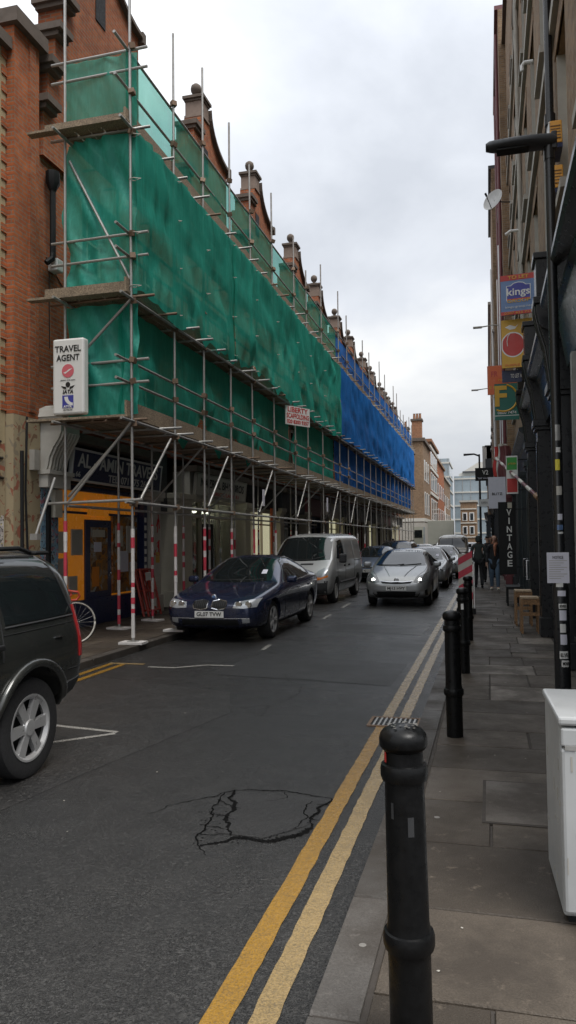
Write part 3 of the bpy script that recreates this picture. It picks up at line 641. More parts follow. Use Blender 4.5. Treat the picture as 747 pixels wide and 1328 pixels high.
text('GENERAL SALES AGENT',.026,(cx,yf,4.665),(1,0,0),(0,0,1),M['black'],ta,width=.3)
mb=MB(); on_y(mb,[(.045*math.cos(2*math.pi*i/16),4.585+.05*math.sin(2*math.pi*i/16)) for i in range(16)])
for s_ in (-1,1): on_y(mb,[(s_*.04,4.545),(s_*.14,4.57),(s_*.12,4.55),(s_*.09,4.52),(s_*.03,4.50)][::s_])
mb.build('winged_emblem',M['black'],ta); text('IATA',.095,(cx,yf,4.455),(1,0,0),(0,0,1),M['black'],ta,width=.21,bold=.003,shear=.25)
mb=MB(); on_y(mb,[(-.11,4.17),(.11,4.17),(.11,4.395),(-.11,4.395)]); mb.build('blue_emblem',M['blue'],ta)
mb=MB(); mb.prism([(.1+.17*math.cos(a),4.37+.16*math.sin(a)) for a in [math.pi+i*math.pi/16 for i in range(9)]]+[(.1+.10*math.cos(a),4.37+.11*math.sin(a)) for a in [1.5*math.pi-i*math.pi/16 for i in range(9)]],lambda a,b,t:(cx+a,yf-.003-t,b),0,.002); mb.build('emblem_crescent',M['offwhite'],ta)
text('ATOL',.055,(cx,yf-.003,4.195),(1,0,0),(0,0,1),M['offwhite'],ta,width=.17,bold=.002); text('PROTECTED',.03,(cx,yf,4.135),(1,0,0),(0,0,1),M['black'],ta,width=.18)
for o in [o for o in bpy.data.objects if o.parent==ta and o.name.split('.')[0]!='casing']:
    o.scale=(.91,1,.92); o.location=(-6.555,10.947,3.82-4.06*.92+.004)
for z in (4.1,4.8): BX('bracket',(-6.8,-6.72,11.12,11.24,z,z+.05),M['black_matt'],ta)
# red plastic roadworks barrier leaning against the shop
rb=thing('pedestrian_barrier','red plastic barrier panel folded upright against the shop pilaster','barrier',(-7.25,15.75,PZ),R(0))
for dx in (0,.12):
    f=MB()
    for a,b in (((0,-.32,0),(-.0,-.32,1.02)),((0,.32,0),(0,.32,1.02)),((0,-.32,1.02),(0,.32,1.02)),((0,-.32,.12),(0,.32,.12)),((0,-.32,.55),(0,.32,.55))): 
        k=.22; f.tube((a[0]-dx-a[2]*k,a[1],a[2]),(b[0]-dx-b[2]*k,b[1],b[2]),.026,6)
    for i in range(5): y=-.22+.11*i; f.tube((-dx-.12*.22,y,.12),(-dx-1.02*.22,y,1.02),.01,5)
    f.build('frame',M['redplastic'],rb)
for z in (.28,.86): BX('plate',(-.24*z*1.0-.01+.05,-.22*z+.03,-.13,.13,z-.08,z+.1),M['offwhite'],rb)
# ------------------------------------------------------------------ scaffolding
XF,XB=-5.56,-6.78
SY=[11.24,12.97,14.46,16.14,17.82,19.78,22.04,23.77,26.0,29.1]+[31.1+2.0*i for i in range(15)]
L1,L2,L3,LR=3.78,5.80,8.62,2.36
TOP=9.95
rsf=random.Random(21)
sf=thing('scaffolding','galvanised tube scaffolding with timber decks along the brick terrace','scaffolding',(0,0,0))
def T(name,a,b,m='steel',r=.0242,n=8): return MB().tube(a,b,r,n).build(name,M[m],sf,'all' if n<7 else 40)
cou=MB().box(-.045,.045,-.05,.05,-.045,.045).mesh('coupler',M['steel_rusty'])
def coupler(x,y,z):
    o=link('coupler',cou,sf); o.location=(x,y,z); o.rotation_euler=(rsf.uniform(-.3,.3),rsf.uniform(-.3,.3),rsf.uniform(0,3)); return o
sole=MB().box(-.2,.2,-.13,.13,0,.035).mesh('sole_board',M['tape_white']); plate=MB().box(-.075,.075,-.075,.075,.035,.045).mesh('base_plate',M['steel'])
def taped(x,y,h):
    mb=MB(); z=PZ+.10
    while z<h:
        L=rsf.uniform(.07,.2); red=rsf.random()<.42; z2=min(h,z+L); mb.tube((x,y,z),(x,y,z2),.0305+rsf.uniform(-.002,.003),8,mi=1 if red else 0); z=z2
    return mb.build('warning_tape',[M['tape_white'],M['tape_red']],sf)
for i,y in enumerate(SY):
    top=rsf.uniform(10.3,11.6) if i not in (0,) else 13.6
    if i in (1,3,5): top=11.3
    T('standard',(XF,y,PZ+.04),(XF+rsf.uniform(-.03,.03),y,top))
    if i==0: T('standard',(XB,y,PZ+.04),(XB,y,12.6))
    elif i<24: T('standard',(XB,y+.15,PZ+.04),(XB,y+.15,L3))
    if i<13:
        taped(XF,y,2.02 if i else 1.95)
        for xx,yy in ((XF,y),(XB,y+(.15 if i else 0))):
            s=link('sole_board',sole,sf); s.location=(xx,yy,PZ+.003); s.rotation_euler=(0,0,rsf.uniform(-.2,.2)); p=link('base_plate',plate,sf); p.location=(xx,yy,PZ+.003)
        if i<9: taped(XB,y+(.15 if i else 0),2.1)
    for z in (LR,L1-.12,L1+.58,L1+.92,L2-.12,L2+.62,L2+1.0,L3-.12,L3+.55,TOP):
        if i<11: coupler(XF+.02,y,z)
    # transverse brace under the first deck
    if i%2==0 and i<14: T('brace',(XB,y+.1,LR+.15),(XF-.03,y+.06,L1-.1))
    if i%2==1 and i<14: T('brace',(XF-.06,y-1.3,LR+.1),(XF-.06,y-.04,L1-.15))
YS,YE=SY[0],SY[-1]
def run(name,x,z,y0=YS-.35,y1=YE+.3,seg=6.0,sag=.012,m='steel'):
    y=y0
    while y<y1:
        e=min(y1,y+seg+rsf.uniform(-.5,.8)); T(name,(x+rsf.uniform(-.012,.012),y-.12,z+rsf.uniform(-sag,sag)),(x+rsf.uniform(-.012,.012),e,z+rsf.uniform(-sag,sag)),m); y=e
run('ledger',XF+.05,LR,YS-.2); run('ledger',XB+.05,LR,YS+.1,30)
T('ledger',(XB-.3,YS-.05,LR+.03),(XF+.2,YS-.05,LR+.06)); T('loose_tube',(XB-.25,YS-.5,LR-.55),(XB-.1,YS-.15,LR+.45))
MB().box(XB-.3,XB-.17,YS-.56,YS-.44,LR-.57,LR-.47).build('coupler',M['steel'],sf)
for z in (L1,L2,L3):
    run('ledger',XF+.05,z-.10); run('ledger',XB+.05,z-.10)
for z in (L1+.56,L1+.9,L2+.62,L2+1.0,L3+.6,TOP-.05): run('guard_rail',XF-.05,z)
for z,k in ((L1+.55,0),(L1+.92,0),(L2+.62,0),(L2+1.0,0),(L3+.95,0),(L3+1.28,0)):     # end rails
    T('end_rail',(XB-.28,YS+.04,z),(XF+.28,YS+.04,z+.02))
T('end_brace',(XB+.05,YS+.06,L2-.0+2.4),(XF-.05,YS+.06,L2+.25)); T('end_brace',(XB+.25,YS-.05,L1+1.0),(XF,YS-.05,L2-.12)); T('end_brace',(XB+.1,YS-.06,LR+.05),(XF+.02,YS-.06,L1-.1))
tr=[]
for z in (L1,L2,L3):
    y=YS+.05; 
    while y<YE:
        o=rsf.uniform(.22,.4); T('transom',(XB-.3,y,z-.045),(XF+o,y+rsf.uniform(-.04,.04),z-.045),'steel' if rsf.random()<.7 else 'steel_rusty',.0242,6)
        y+=rsf.uniform(.75,1.15) if y<29 else 1.25
# decks: four boards per bay, then toe boards on edge
bme=MB().box(-.11,.11,-.5,.5,0,.038).mesh('deck_board',M['board'])
for z in (L1,L2,L3):
    y=YS-.12
    while y<YE:
        L=3.9 if y<40 else 5
        for k in range(5):
            b=link('deck_board',bme,sf); b.location=(XB+.12+k*.243,y+L/2,z-.018); b.scale=(1,L-.02,1); b.rotation_euler=(0,rsf.uniform(-.02,.02),rsf.uniform(-.003,.003))
        y+=L
    y=YS-.12
    while y<YE:
        L=rsf.choice((2.4,3.0,3.9))
        t=MB().box(XF-.075,XF-.037,y,y+L-.015,z+.028,z+.25).build('toe_board',M['board'],sf); t.rotation_euler=(0,0,0); y+=L
    MB().box(XB-.35,XF-.08,YS-.06,YS-.03,z+.024,z+.2).build('toe_board',M['board'],sf) if z!=L1 else None
for z in (L1,L2,L3): MB().box(XB-.55,XF+.05,YS-.28,YS-.13,z-.045,z-.007).build('end_board',M['board'],sf)
# notices tied to the tubes
for (y,z,w,h,lab) in ((18.55,2.62,.16,.42,'small white notice strip tied to scaffold tube by lit shop'),(22.05,1.45,.42,.26,'pair of white paper sheets taped to scaffold standard'),(26.5,2.75,.2,.5,'small white notice tied to scaffold tube above the van')):
    tag(BX('scaffold_notice',(XF+.03,XF+.045,y-w/2,y+w/2,z,z+h),M['paper']),lab,'notice')
# scaffolder's sign board
ls=thing('scaffold_sign','white sign with red lettering LIBERTY SCAFFOLDING hung on the green netting','sign',(XF+.3,21.2,5.32),R(-28))
BX('panel',(-.012,.012,-.52,.52,-.27,.27),M['offwhite'],ls)
for s_,z,sz,w in (('LIBERTY',.165,.20,.86),('SCAFFOLDING',-.015,.19,.96),('020 8300 9357',-.18,.15,.94)): text(s_,sz,(.014,0,z),(0,1,0),(0,0,1),M['red'],ls,width=w,bold=.004)
# ------------------------------------------------------------------ debris netting
def net_mat(name,c,trans,op,sheen=.35):
    m,nt,b=newmat(name); nt.nodes.remove(b); out=nt.nodes['Material Output']
    n=noise(nt,1.3,6,.65)
    mpn=nt.nodes.new('ShaderNodeMapping'); mpn.inputs['Scale'].default_value=(3.,4.5,.35); mpn.inputs['Rotation'].default_value=(.22,0,0); nt.links.new(pos(nt),mpn.inputs[0])
    st=noise(nt,1.6,5,.65,mpn.outputs[0],.6); ridge=mathn(nt,'ABSOLUTE',mathn(nt,'SUBTRACT',st,.5)); f=maprange(nt,ridge,0,.16,.62,.36)
    col=mixc(nt,maprange(nt,ridge,0,.05,.14,0),mixc(nt,n,sc(c,.85),sc(c,1.15)),[min(1,x*1.9+.06) for x in c])
    df=nt.nodes.new('ShaderNodeBsdfDiffuse'); nt.links.new(col,df.inputs[0]); tl=nt.nodes.new('ShaderNodeBsdfTranslucent'); nt.links.new(col,tl.inputs[0])
    gl=nt.nodes.new('ShaderNodeBsdfGlossy'); gl.inputs['Roughness'].default_value=.55; nt.links.new(mixc(nt,.5,col,(.6,.6,.6)),gl.inputs[0])
    m1=nt.nodes.new('ShaderNodeMixShader'); m1.inputs[0].default_value=trans; nt.links.new(df.outputs[0],m1.inputs[1]); nt.links.new(tl.outputs[0],m1.inputs[2])
    m3=nt.nodes.new('ShaderNodeMixShader'); m3.inputs[0].default_value=.10; nt.links.new(m1.outputs[0],m3.inputs[1]); nt.links.new(gl.outputs[0],m3.inputs[2])
    tp=nt.nodes.new('ShaderNodeBsdfTransparent'); tp.inputs[0].default_value=(*[.55+.45*x/max(c) for x in c],1)
    m2=nt.nodes.new('ShaderNodeMixShader'); nt.links.new(mathn(nt,'ADD',maprange(nt,f,.3,.7,op-.035,op+.035),maprange(nt,n,.35,.65,-.03,.03),True),m2.inputs[0]); nt.links.new(tp.outputs[0],m2.inputs[1]); nt.links.new(m3.outputs[0],m2.inputs[2]); nt.links.new(m2.outputs[0],out.inputs[0]); return m
M['net_green']=net_mat('green debris netting',(.030,.43,.33),.42,.82)
M['net_green_top']=net_mat('green debris netting, thin',(.035,.40,.31),.6,.6)
M['net_blue']=net_mat('blue debris sheeting',(.014,.19,.62),.35,.95)
M['net_blue2']=net_mat('blue debris netting',(.014,.17,.58),.35,.88)
from mathutils import noise as mn
def net(name,label,mat,x,y0,y1,z0,z1,amp=.07,ragged=.05,sag=.0,seed=0,group=None,nv=14,step=.12,bow=.10,tear=None,toph=0.0,edges=True):
    nu=int((y1-y0)/step); mb=MB(); S=Vector((seed*13.7,seed*3.1,0))
    def fn(u,v):
        y=y0+(y1-y0)*u; z=z0+(z1-z0)*v
        # nearest standards hold the net; between ties it billows
        d=min(abs(y-s) for s in SY); tie=min(1,d/.55)
        fold=abs(mn.noise(Vector((y*2.1+mn.noise(Vector((y*.6,z*.8,seed)))*1.6,z*.22,0))+S))-.25
        fold2=abs(mn.noise(Vector((y*5.5+z*1.8,z*.5,4))+S))-.25
        diag=mn.noise(Vector((y*1.0+z*1.3,z*.9-y*.4,8))+S)
        k=amp*(.35+.65*tie)*(1.1-.5*v)
        dx=k*(1.3*fold+.5*fold2+.9*diag)+bow*tie*math.sin(math.pi*v)*mn.noise(Vector((y*.35,z*.3,seed*2.0)))
        hem=ragged*mn.noise(Vector((y*.9,seed,1)))+.6*ragged*mn.noise(Vector((y*3.1,seed,2)))-sag*(1-tie)
        zz=z+(1-v)**3*hem*2.2 - v**4*toph*tie
        return (x+dx,y,zz)
    mb.grid(fn,nu,nv); o=mb.build(name,mat,None,'all',fixn=False); return tag(o,label,'netting',group)
GE=29.1
for i,(a_,b_,l_) in enumerate(((YS-.02,16.35,'upper tall green netting sheet, the one nearest the scaffold end'),(16.1,22.2,'upper tall green netting sheet, the middle one of three'),(21.9,GE,'upper tall green netting sheet, the one next to the blue sheeting'))):
    net('debris_netting',l_,M['net_green'],XF+.10+(.025 if i%2 else 0),a_,b_,L2-.02,L3-.1,.12,.16,.0,1+i*.37,nv=26,step=.09,bow=.10,group='upper green netting sheets')
    for y in [y for y in SY if a_-.1<=y<=b_-.3]:
        for z in (L2+.12,L2+1.0,L2+1.9,L3-.18):
            tie=MB().path([(XF-.03,y-.02,z),(XF+.05,y-.035,z+.01),(XF+.17,y,z),(XF+.05,y+.035,z-.01),(XF-.03,y+.02,z)],.008,5).build('cable_tie',M['stone'],sf)
net('debris_netting','lower green debris netting behind guard rails, from the near end to the dark slit',M['net_green'],XF-.24,YS+.02,22.25,L1+.16,L2-.15,.13,.22,.0,2,nv=18,step=.1)
net('debris_netting','lower green debris netting between the dark slit and the blue sheeting',M['net_green'],XF-.24,22.75,GE,L1+.16,L2-.15,.12,.14,.0,3,nv=16)
net('debris_netting','thin green netting along the top guard rail against the sky',M['net_green_top'],XF-.09,YS,GE,L3+.02,TOP+.0,.07,.03,.0,4,nv=10,bow=.05)
net('debris_netting','upper blue debris sheeting along the far half of the scaffolding',M['net_blue'],XF+.10,GE,YE+.3,L2-.05,L3-.1,.12,.05,.0,5,nv=14,step=.18)
net('debris_netting','lower blue netting above the first scaffold deck',M['net_blue2'],XF-.2,GE,YE+.3,L1+.2,L2-.15,.15,.10,.0,6,nv=10,step=.18)
net('debris_netting','blue netting strip along the top guard rail',M['net_blue2'],XF-.09,GE,YE+.3,L3+.02,TOP-.15,.06,.03,.0,7,nv=7,step=.2)
# return nets closing the near end
def endnet(label,mat,z0,z1,seed,amp=.10,x0=XB-.02,x1=XF+.06):
    S=Vector((seed*5.3,2,seed)); mb=MB()
    def fn(u,v):
        x=x0+(x1-x0)*u; z=z0+(z1-z0)*v
        f=abs(mn.noise(Vector((x*2.6+z*.9,z*.5,0))+S))-.2; g2=abs(mn.noise(Vector((x*5+z*3,z*1.1,5))+S))-.2
        edge=.10*mn.noise(Vector((z*1.3,seed,0)))*(1-u)**3
        return (x+edge-.12*(1-u)**4*abs(mn.noise(Vector((z*.8,seed,3)))),YS+.10+amp*(f*1.3+g2*.6)+.1*math.sin(math.pi*u)*mn.noise(Vector((x,z,seed))),z+.05*mn.noise(Vector((x*2,seed,9)))*(1-v))
    mb.grid(fn,22,26); tag(mb.build('debris_netting',mat,None,'all',fixn=False),label,'netting')
endnet('green return netting closing the scaffold end, between middle and top decks',M['net_green'],L2+.02,L3-.1,31,.18)
endnet('green return netting closing the scaffold end, lowest lift behind travel sign',M['net_green'],L1+.06,L2-.1,32,.12)
endnet('green return netting closing the scaffold end, at the top guard rails',M['net_green_top'],L3+.05,L3+1.3,33,.08)
# ------------------------------------------------------------------ right side of the street
def right_building(name,label,y0,y1,x,h,zg,br,rows,cols,ww=1.05,frame='cream',sill='stone',depth=5.,cop='stone_dark',strings=(),recess=.16):
    t=thing(name,label,'building',(0,0,0)); ops=[]
    for c in cols:
        for (a,b) in rows: ops.append((c-ww/2,c+ww/2,a,b))
    w=MB(); wall_cells(y0,y1,zg,h,ops,x,x+.35,w); w.build('wall',M[br],t)
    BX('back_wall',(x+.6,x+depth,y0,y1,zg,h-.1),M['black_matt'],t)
    BX('gable_end',(x+.35,x+depth,y0,y0+.3,zg,h-.05),M[br],t)
    BX('far_gable_end',(x+.35,x+depth,y1-.3,y1,zg,h-.05),M[br],t)
    BX('parapet_coping',(x-.12,x+.5,y0,y1,h,h+.15),M[cop],t)
    for z in strings: BX('string_course',(x-.07,x,y0,y1,z,z+.16),M['stone'],t)
    for o in ops:
        k=(o[3]-o[2]); f=MB(); a,b,c,d=o
        f.box(x+recess-.05,x+recess,a,a+.09,c,d); f.box(x+recess-.05,x+recess,b-.09,b,c,d); f.box(x+recess-.05,x+recess,a+.09,b-.09,c,c+.1); f.box(x+recess-.05,x+recess,a+.09,b-.09,d-.1,d); f.box(x+recess-.06,x+recess,a+.09,b-.09,(c+d)/2-.04,(c+d)/2+.04)
        fo=f.build('window',M[frame],t); BX('pane',(x+recess-.02,x+recess-.01,a+.09,b-.09,c+.1,d-.1),M['glass'],fo)
        BX('sill',(x-.10,x+recess,a-.08,b+.08,c-.11,c),M[sill],fo); BX('lintel',(x-.012,x+.02,a-.12,b+.12,d,d+.24),M['brick_tan' if br!='brick_tan' else 'brick_brown'],fo)
        BX('reveal',(x+.004,x+recess-.05,b-.02,b+.002,c,d),M['stone'],fo)
    return t
ra=right_building('brick_warehouse','tall brown stock brick building above the black shopfront',3.2,27.5,XR,19.3,4.5,'brick_brown',[(5.7,7.75),(8.75,10.7),(11.8,13.6),(14.7,16.3)],[4.5+2.42*i for i in range(10)],strings=(8.1,11.2,14.2))
pp=MB(); pp.tube((.87,10.0,4.8),(.87,10.0,19.2),.05,10)
for z in (5.3,6.95,9,11,13,15): pp.tube((.87,10.0,z),(.87,10.0,z+.14),.068,10)
pp.build('rainwater_pipe',M['black_paint'],ra,True)
pp=MB(); pp.tube((.88,18.3,5),(.88,18.3,19.2),.05,8); pp.build('rainwater_pipe',M['stone'],ra,True)
pp=MB(); pp.path([(.95,13.9,10.2),(.80,13.9,10.2),(.76,13.9,10.15),(.76,13.9,10.05)],.035,8); pp.build('vent_pipe',M['offwhite'],ra,True); pp=MB(); pp.path([(.95,20.3,9.7),(.72,20.3,9.7),(.6,20.3,9.62)],.04,8); pp.build('vent_pipe',M['offwhite'],ra,True)
rb_=right_building('maroon_trimmed_building','dark brick building with maroon pipes and trim, next beyond the warehouse',27.5,34.5,.72,20.6,4.2,'brick_brown',[(5.5,7.6),(8.6,10.6),(11.6,13.4),(14.6,16.3)],[28.9,30.9,32.9],frame='maroon',cop='maroon',strings=(8.0,))
for yy,m in ((28.0,'maroon'),(30.0,'offwhite'),(32.0,'maroon'),(34.0,'offwhite')):
    MB().tube((.64,yy,4.5),(.64,yy,20 if m=='maroon' else 13),.06,8).build('rainwater_pipe',M[m],rb_,True)
rc_=right_building('narrow_brick_building','narrow dark brick building farther along the right pavement',34.5,42.5,.46,18.2,4.0,'brick_brown',[(5.2,7.2),(8.2,10.1),(11.2,13)],[36,38.5,41],ww=1.2,cop='charcoal')
MB().tube((.38,35.5,4),(.38,35.5,14),.05,8).build('rainwater_pipe',M['offwhite'],rc_,True)
rd_=right_building('low_brick_building','lower dark brick building near the hanging signs far down right',42.5,58,.36,14.5,3.8,'brick_brown',[(5,7),(8,10)],[44.5,48,51.5,55],ww=1.2,cop='stone')
re_=right_building('cement_building','grey rendered block at the far right end of the street',58,75,.0,8.5,3.5,'brick_tan',[(4.8,6.4)],[61,65,69,73],ww=1.2,cop='stone')
rf_=right_building('far_right_block','distant dull brick block closing the right side of the street',75,128,.6,9.5,3.5,'brick_brown',[(5,7)],[80+6*i for i in range(8)],ww=1.6,cop='stone')
# --- shopfronts on the right (parts of the buildings)
def rshop(t,y0,y1,x,pm_,zf=3.62,zc=4.4,pil=(),panes=3,proj=.28,stall=.5,console=True,gl='glass'):
    f=MB(); f.box(x+.05,x+.3,y0,y1,PZ,stall); f.box(x+.0,x+.3,y0,y1,stall,stall+.06); f.box(x+.06,x+.2,y0,y1,zf-.1,zf); f.box(x+.1,x+.18,y0,y1,2.75,2.83)
    for i in range(panes+1):
        y=y0+(y1-y0)*i/panes; f.box(x+.07,x+.2,y-.045,y+.045,stall+.06,zf-.1)
    fo=f.build('shop_frame',pm_,t,bevel=.008)
    for i in range(panes):
        a=y0+(y1-y0)*i/panes+.045; b=y0+(y1-y0)*(i+1)/panes-.045; BX('shop_pane',(x+.13,x+.14,a,b,stall+.06,zf-.1),M[gl],fo)
    MB().prism([(x+.0,zf),(x+.35,zf),(x+.35,zc),(x-.10,zc)],lambda a,b,t_:(a,t_,b),y0,y1).build('fascia',pm_,t)
    MB().prism([(x+.35,zc),(x-.10,zc),(x-.14,zc+.06),(x-.14,zc+.1),(x-proj+.03,zc+.16),(x-proj,zc+.2),(x-proj,zc+.26),(x+.35,zc+.34)],lambda a,b,t_:(a,t_,b),y0-.1,y1+.1).build('cornice',pm_,t)
    for y in pil:
        p=MB(); p.box(x-.13,x+.2,y-.17,y+.17,PZ,zf-.12); p.box(x-.16,x+.2,y-.2,y+.2,PZ,.42); p.box(x-.17,x+.2,y-.21,y+.21,zf-.12,zf-.06); p.box(x-.2,x+.2,y-.24,y+.24,zf-.06,zf+.05); p.box(x-.145,x-.13,y-.1,y+.1,.6,zf-.3); p.build('pilaster',pm_,t,bevel=.01)
        if console:
            c=MB(); cv=[(x+.2,zf+.05),(x-.15,zf+.05),(x-.17,zf+.25),(x-.2,zf+.5),(x-.27,zf+.75),(x-.31,zf+.95),(x-.31,zf+1.05),(x+.2,zf+1.05)]
            c.prism(cv,lambda a,b,t_:(a,t_,b),y-.19,y+.19); c.box(x-.34,x+.2,y-.22,y+.22,zf+1.05,zf+1.14)
            for k in (-.1,0,.1): c.path([(a-.006,y+k,b) for a,b in cv[1:7]],.022,6)
            c.box(x-.30,x+.2,y-.2,y+.2,zf+1.14,zf+1.62); c.box(x-.33,x+.2,y-.23,y+.23,zf+1.62,zf+1.70); c.build('console_bracket',pm_,t,bevel=.01)
M['shop_interior']=graffiti_mat('warm things behind shop glass',(.03,.022,.016),[(.16,.09,.04),(.05,.04,.035),(.22,.15,.07)],2.5,.58)
rshop(ra,3.3,9.55,XR,M['black_paint'],3.75,4.35,(4.0,),3,console=False)
rshop(ra,10.0,16.4,XR,M['black_paint'],3.62,4.2,(10.15,13.3,16.35),4)
for i in range(6): BX('window_goods',(1.12,1.2,6.0+.55*i,6.35+.55*i,.7,2.4),M[('wood','black','cardboard','wood','black','maroon')[i]],ra)
rshop(ra,16.8,22.4,XR,M['greenblack'],3.3,3.8,(16.95,19.6,22.2),4,console=False); rshop(ra,22.7,27.3,XR,M['charcoal'],3.3,3.8,(22.9,27.1),3,console=False)
rshop(rb_,27.7,34.4,.72,M['maroon'],3.2,3.8,(27.9,31,34.2),3,console=False); rshop(rc_,34.7,42.4,.46,M['charcoal'],3.1,3.7,(34.9,42.2),3,console=False); rshop(rd_,42.7,57.8,.36,M['black_matt'],3.0,3.6,(43,50,57.5),5,console=False); rshop(re_,58.2,74.8,.0,M['charcoal'],3,3.4,(58.5,74.5),5,console=False); rshop(rf_,75.2,127,.6,M['charcoal'],3,3.4,(80,100,120),9,console=False)
mb=MB(); mb.box(.895,1.02,8.5,8.66,PZ,3.7); mb.build('pilaster_glint',M['steel'],ra)      # metal strip added for the bright reflection on the pilaster face
for y in (16.3,17.6): MB().path([(.86,y+.5,1.25),(.76,y+.5,1.25),(.76,y+.5,.85),(.86,y+.5,.85)],.016,6).build('door_handle',M['chrome'],ra)
# alarm boxes
for z,l in ((6.40,'upper amber alarm box with blue base on brown brick wall'),(5.86,'lower amber alarm box with blue base on brown brick wall')):
    t=thing('alarm_box',l,'alarm box',(.95,9.55,z),0,'alarm boxes on the warehouse')
    MB().prism([(-.2,0),(.2,0),(.16,.29),(-.16,.29)],lambda a,b,t_:(-t_,a,b),0,.14).build('cover',M['amber'],t,False,.012); BX('base',(-.15,0,-.19,.19,-.055,-.001),M['navy'],t)
    lv=MB()
    for i in range(5): lv.box(-.13,-.02,-.206+.012*i,-.194+.012*i*.3,.05+.04*i,.06+.04*i)
    lv.build('louvre',M['wood'],t); BX('front_plate',(-.152,-.141,-.18,.18,.02,.27),M['offwhite'],t)
# satellite dish
sdh=thing('satellite_dish','grey satellite dish on bracket high on right hand wall','satellite dish',(.95,26.0,12.95))
d=MB(); ax=Vector((-.55,-.75,.35)).normalized(); uu=ax.cross(Vector((0,0,1))).normalized(); vv=uu.cross(ax); c0=Vector((-.52,-.05,.05))
def dish(u,v): 
    r=.36*v; a=2*math.pi*u; return c0+uu*(r*math.cos(a))+vv*(r*1.1*math.sin(a))+ax*(r*r*.7)
d.grid(dish,28,7); d.build('reflector',M['steel'],sdh,'all'); d=MB(); d.path([c0,(-.2,.05,.02),(0,.05,0)],.02,6); d.build('bracket',M['black_matt'],sdh); d=MB(); d.path([c0-vv*.36,c0+ax*.42-vv*.1],.014,6); d.build('feed_arm',M['black_matt'],sdh); d=MB(); d.tube(c0+ax*.40-vv*.1,c0+ax*.50-vv*.05,.035,8); d.build('receiver',M['black_matt'],sdh)
# flag signs
EX,EZ=(1,0,0),(0,0,1)
def flag(name,label,y,x0,x1,z0,z1,m,rows=(),bands=(),wall=XR,rot=0.,th=.03,bracket=True):
    cx=(x0+x1)/2; t=thing(name,label,'sign',(cx,y,(z0+z1)/2),rot); hw,hh=(x1-x0)/2,(z1-z0)/2
    BX('panel',(-hw,hw,0,th,-hh,hh),m,t)
    if bracket:
        b=MB(); 
        for z in (-hh*.8,hh*.8): b.tube((hw-.05,th+.012,z),(wall-cx+.02,th+.012,z),.012,6)
        b.build('bracket',M['black_matt'],t)
    for (a,b,c,d_,mm,k) in bands: BX('colour_field',(-hw+a*2*hw,-hw+b*2*hw,-.002*k,-.0001,-hh+c*2*hh,-hh+d_*2*hh),mm,t)
    for (s_,fx,fz,sz,wd,mm,bd) in rows: text(s_,sz,(-hw+fx*2*hw,-.006,-hh+fz*2*hh),EX,EZ,mm,t,width=wd,bold=bd)
    return t
t=flag('letting_board','blue and red letting board reading TO LET kings GROUP on warehouse wall',14.2,.31,.93,5.77,6.50,M['midblue'],
   [('TO LET',.5,.925,.085,.36,M['mustard'],.002),('kings',.5,.56,.19,.40,M['offwhite'],.003),('GROUP',.5,.335,.085,.40,M['mustard'],.001),('kings-group.net',.5,.19,.055,.46,M['offwhite'],0),('0207 613 7171',.5,.04,.06,.50,M['mustard'],0)],
   [(0,1,.86,1,M['red'],1),(0,1,0,.085,M['red'],1)],rot=R(-6))
cr_=[(-.2,-.10),(.2,-.10),(.2,.16),(.13,.16),(.08,.2),(0,.215),(-.08,.2),(-.13,.16),(-.2,.16)]
MB().prism([(a*1.06,b*1.06) for a,b in cr_],lambda a,b,t_:(a,-t_,b),0,.0025).build('crest_border',M['offwhite'],t); MB().prism(cr_,lambda a,b,t_:(a,-t_,b),.001,.0042).build('crest_blue',M['blue'],t); BX('crest_red',(-.2,.2,-.0055,-.003,-.10,-.03-.045),M['red'],t)
t=flag('letting_board','mustard letting board with big red peach below the TO LET board',14.45,.31,.92,4.86,5.75,M['mustard'],[('PURPLE E1',.38,.05,.06,.34,M['orange_red'],0),('020 7613',.85,.6,.05,.16,M['orange_red'],0)],rot=R(-6))
cc=[(-.10+.215*math.cos(2*math.pi*i/32),-.02+.235*math.sin(2*math.pi*i/32)) for i in range(32)]; cc=[(max(-.304,a),b) for a,b in cc]
MB().prism(cc,lambda a,b,t_:(a,-t_,b),0,.0025).build('peach_outline',M['offwhite'],t); MB().prism([(max(-.304,-.1+(a+.1)*.9),-.02+(b+.02)*.9) for a,b in cc],lambda a,b,t_:(a,-t_,b),.001,.0042).build('peach',M['red'],t)
mb=MB(); mb.path([(-.16,-.12,0)],.01) if 0 else None
mb.path([(-.14,-.005,.2),(-.185,-.005,.14),(-.205,-.005,.05),(-.20,-.005,-.04)],.008,5); mb.build('peach_crease',M['offwhite'],t); MB().prism([(-.24,.31),(-.15,.35),(-.05,.31),(.0,.35),(-.06,.27),(-.15,.26)],lambda a,b,t_:(a,-t_,b),0,.003).build('leaf',M['offwhite'],t)
flag('flag_sign','dark navy strip sign directly under the peach board',14.6,.31,.66,4.62,4.84,M['navy'],[('TO LET A',.72,.5,.1,.2,M['offwhite'],.001)])
t=flag('letting_board','green letting board with yellow letter F in a yellow ring',17.5,.20,.72,4.36,5.34,M['darkgreen'],[('F',.26,.52,.62,.26,M['mustard'],.02),('restore',.5,.92,.09,.34,M['mustard'],0),('0800 7474',.5,.16,.085,.40,M['offwhite'],.001)],[(0,1,.83,1,M['orange_red'],1),(0,1,.09,.105,M['offwhite'],1)])
mb=MB(); mb.path([(-.07+.30*math.cos(a),-.003,-.0+.30*math.sin(a)) for a in [-2.1+.19*i for i in range(19)]],.022,6); mb.build('ring',M['mustard'],t)
flag('flag_sign','vermilion flag sign behind the green letting board',20.0,.06,.42,5.40,6.14,M['orange_red'],[('FR',.5,.7,.2,.16,M['red'],.002),('E1',.3,.25,.1,.12,M['mustard'],0)],rot=R(-4))
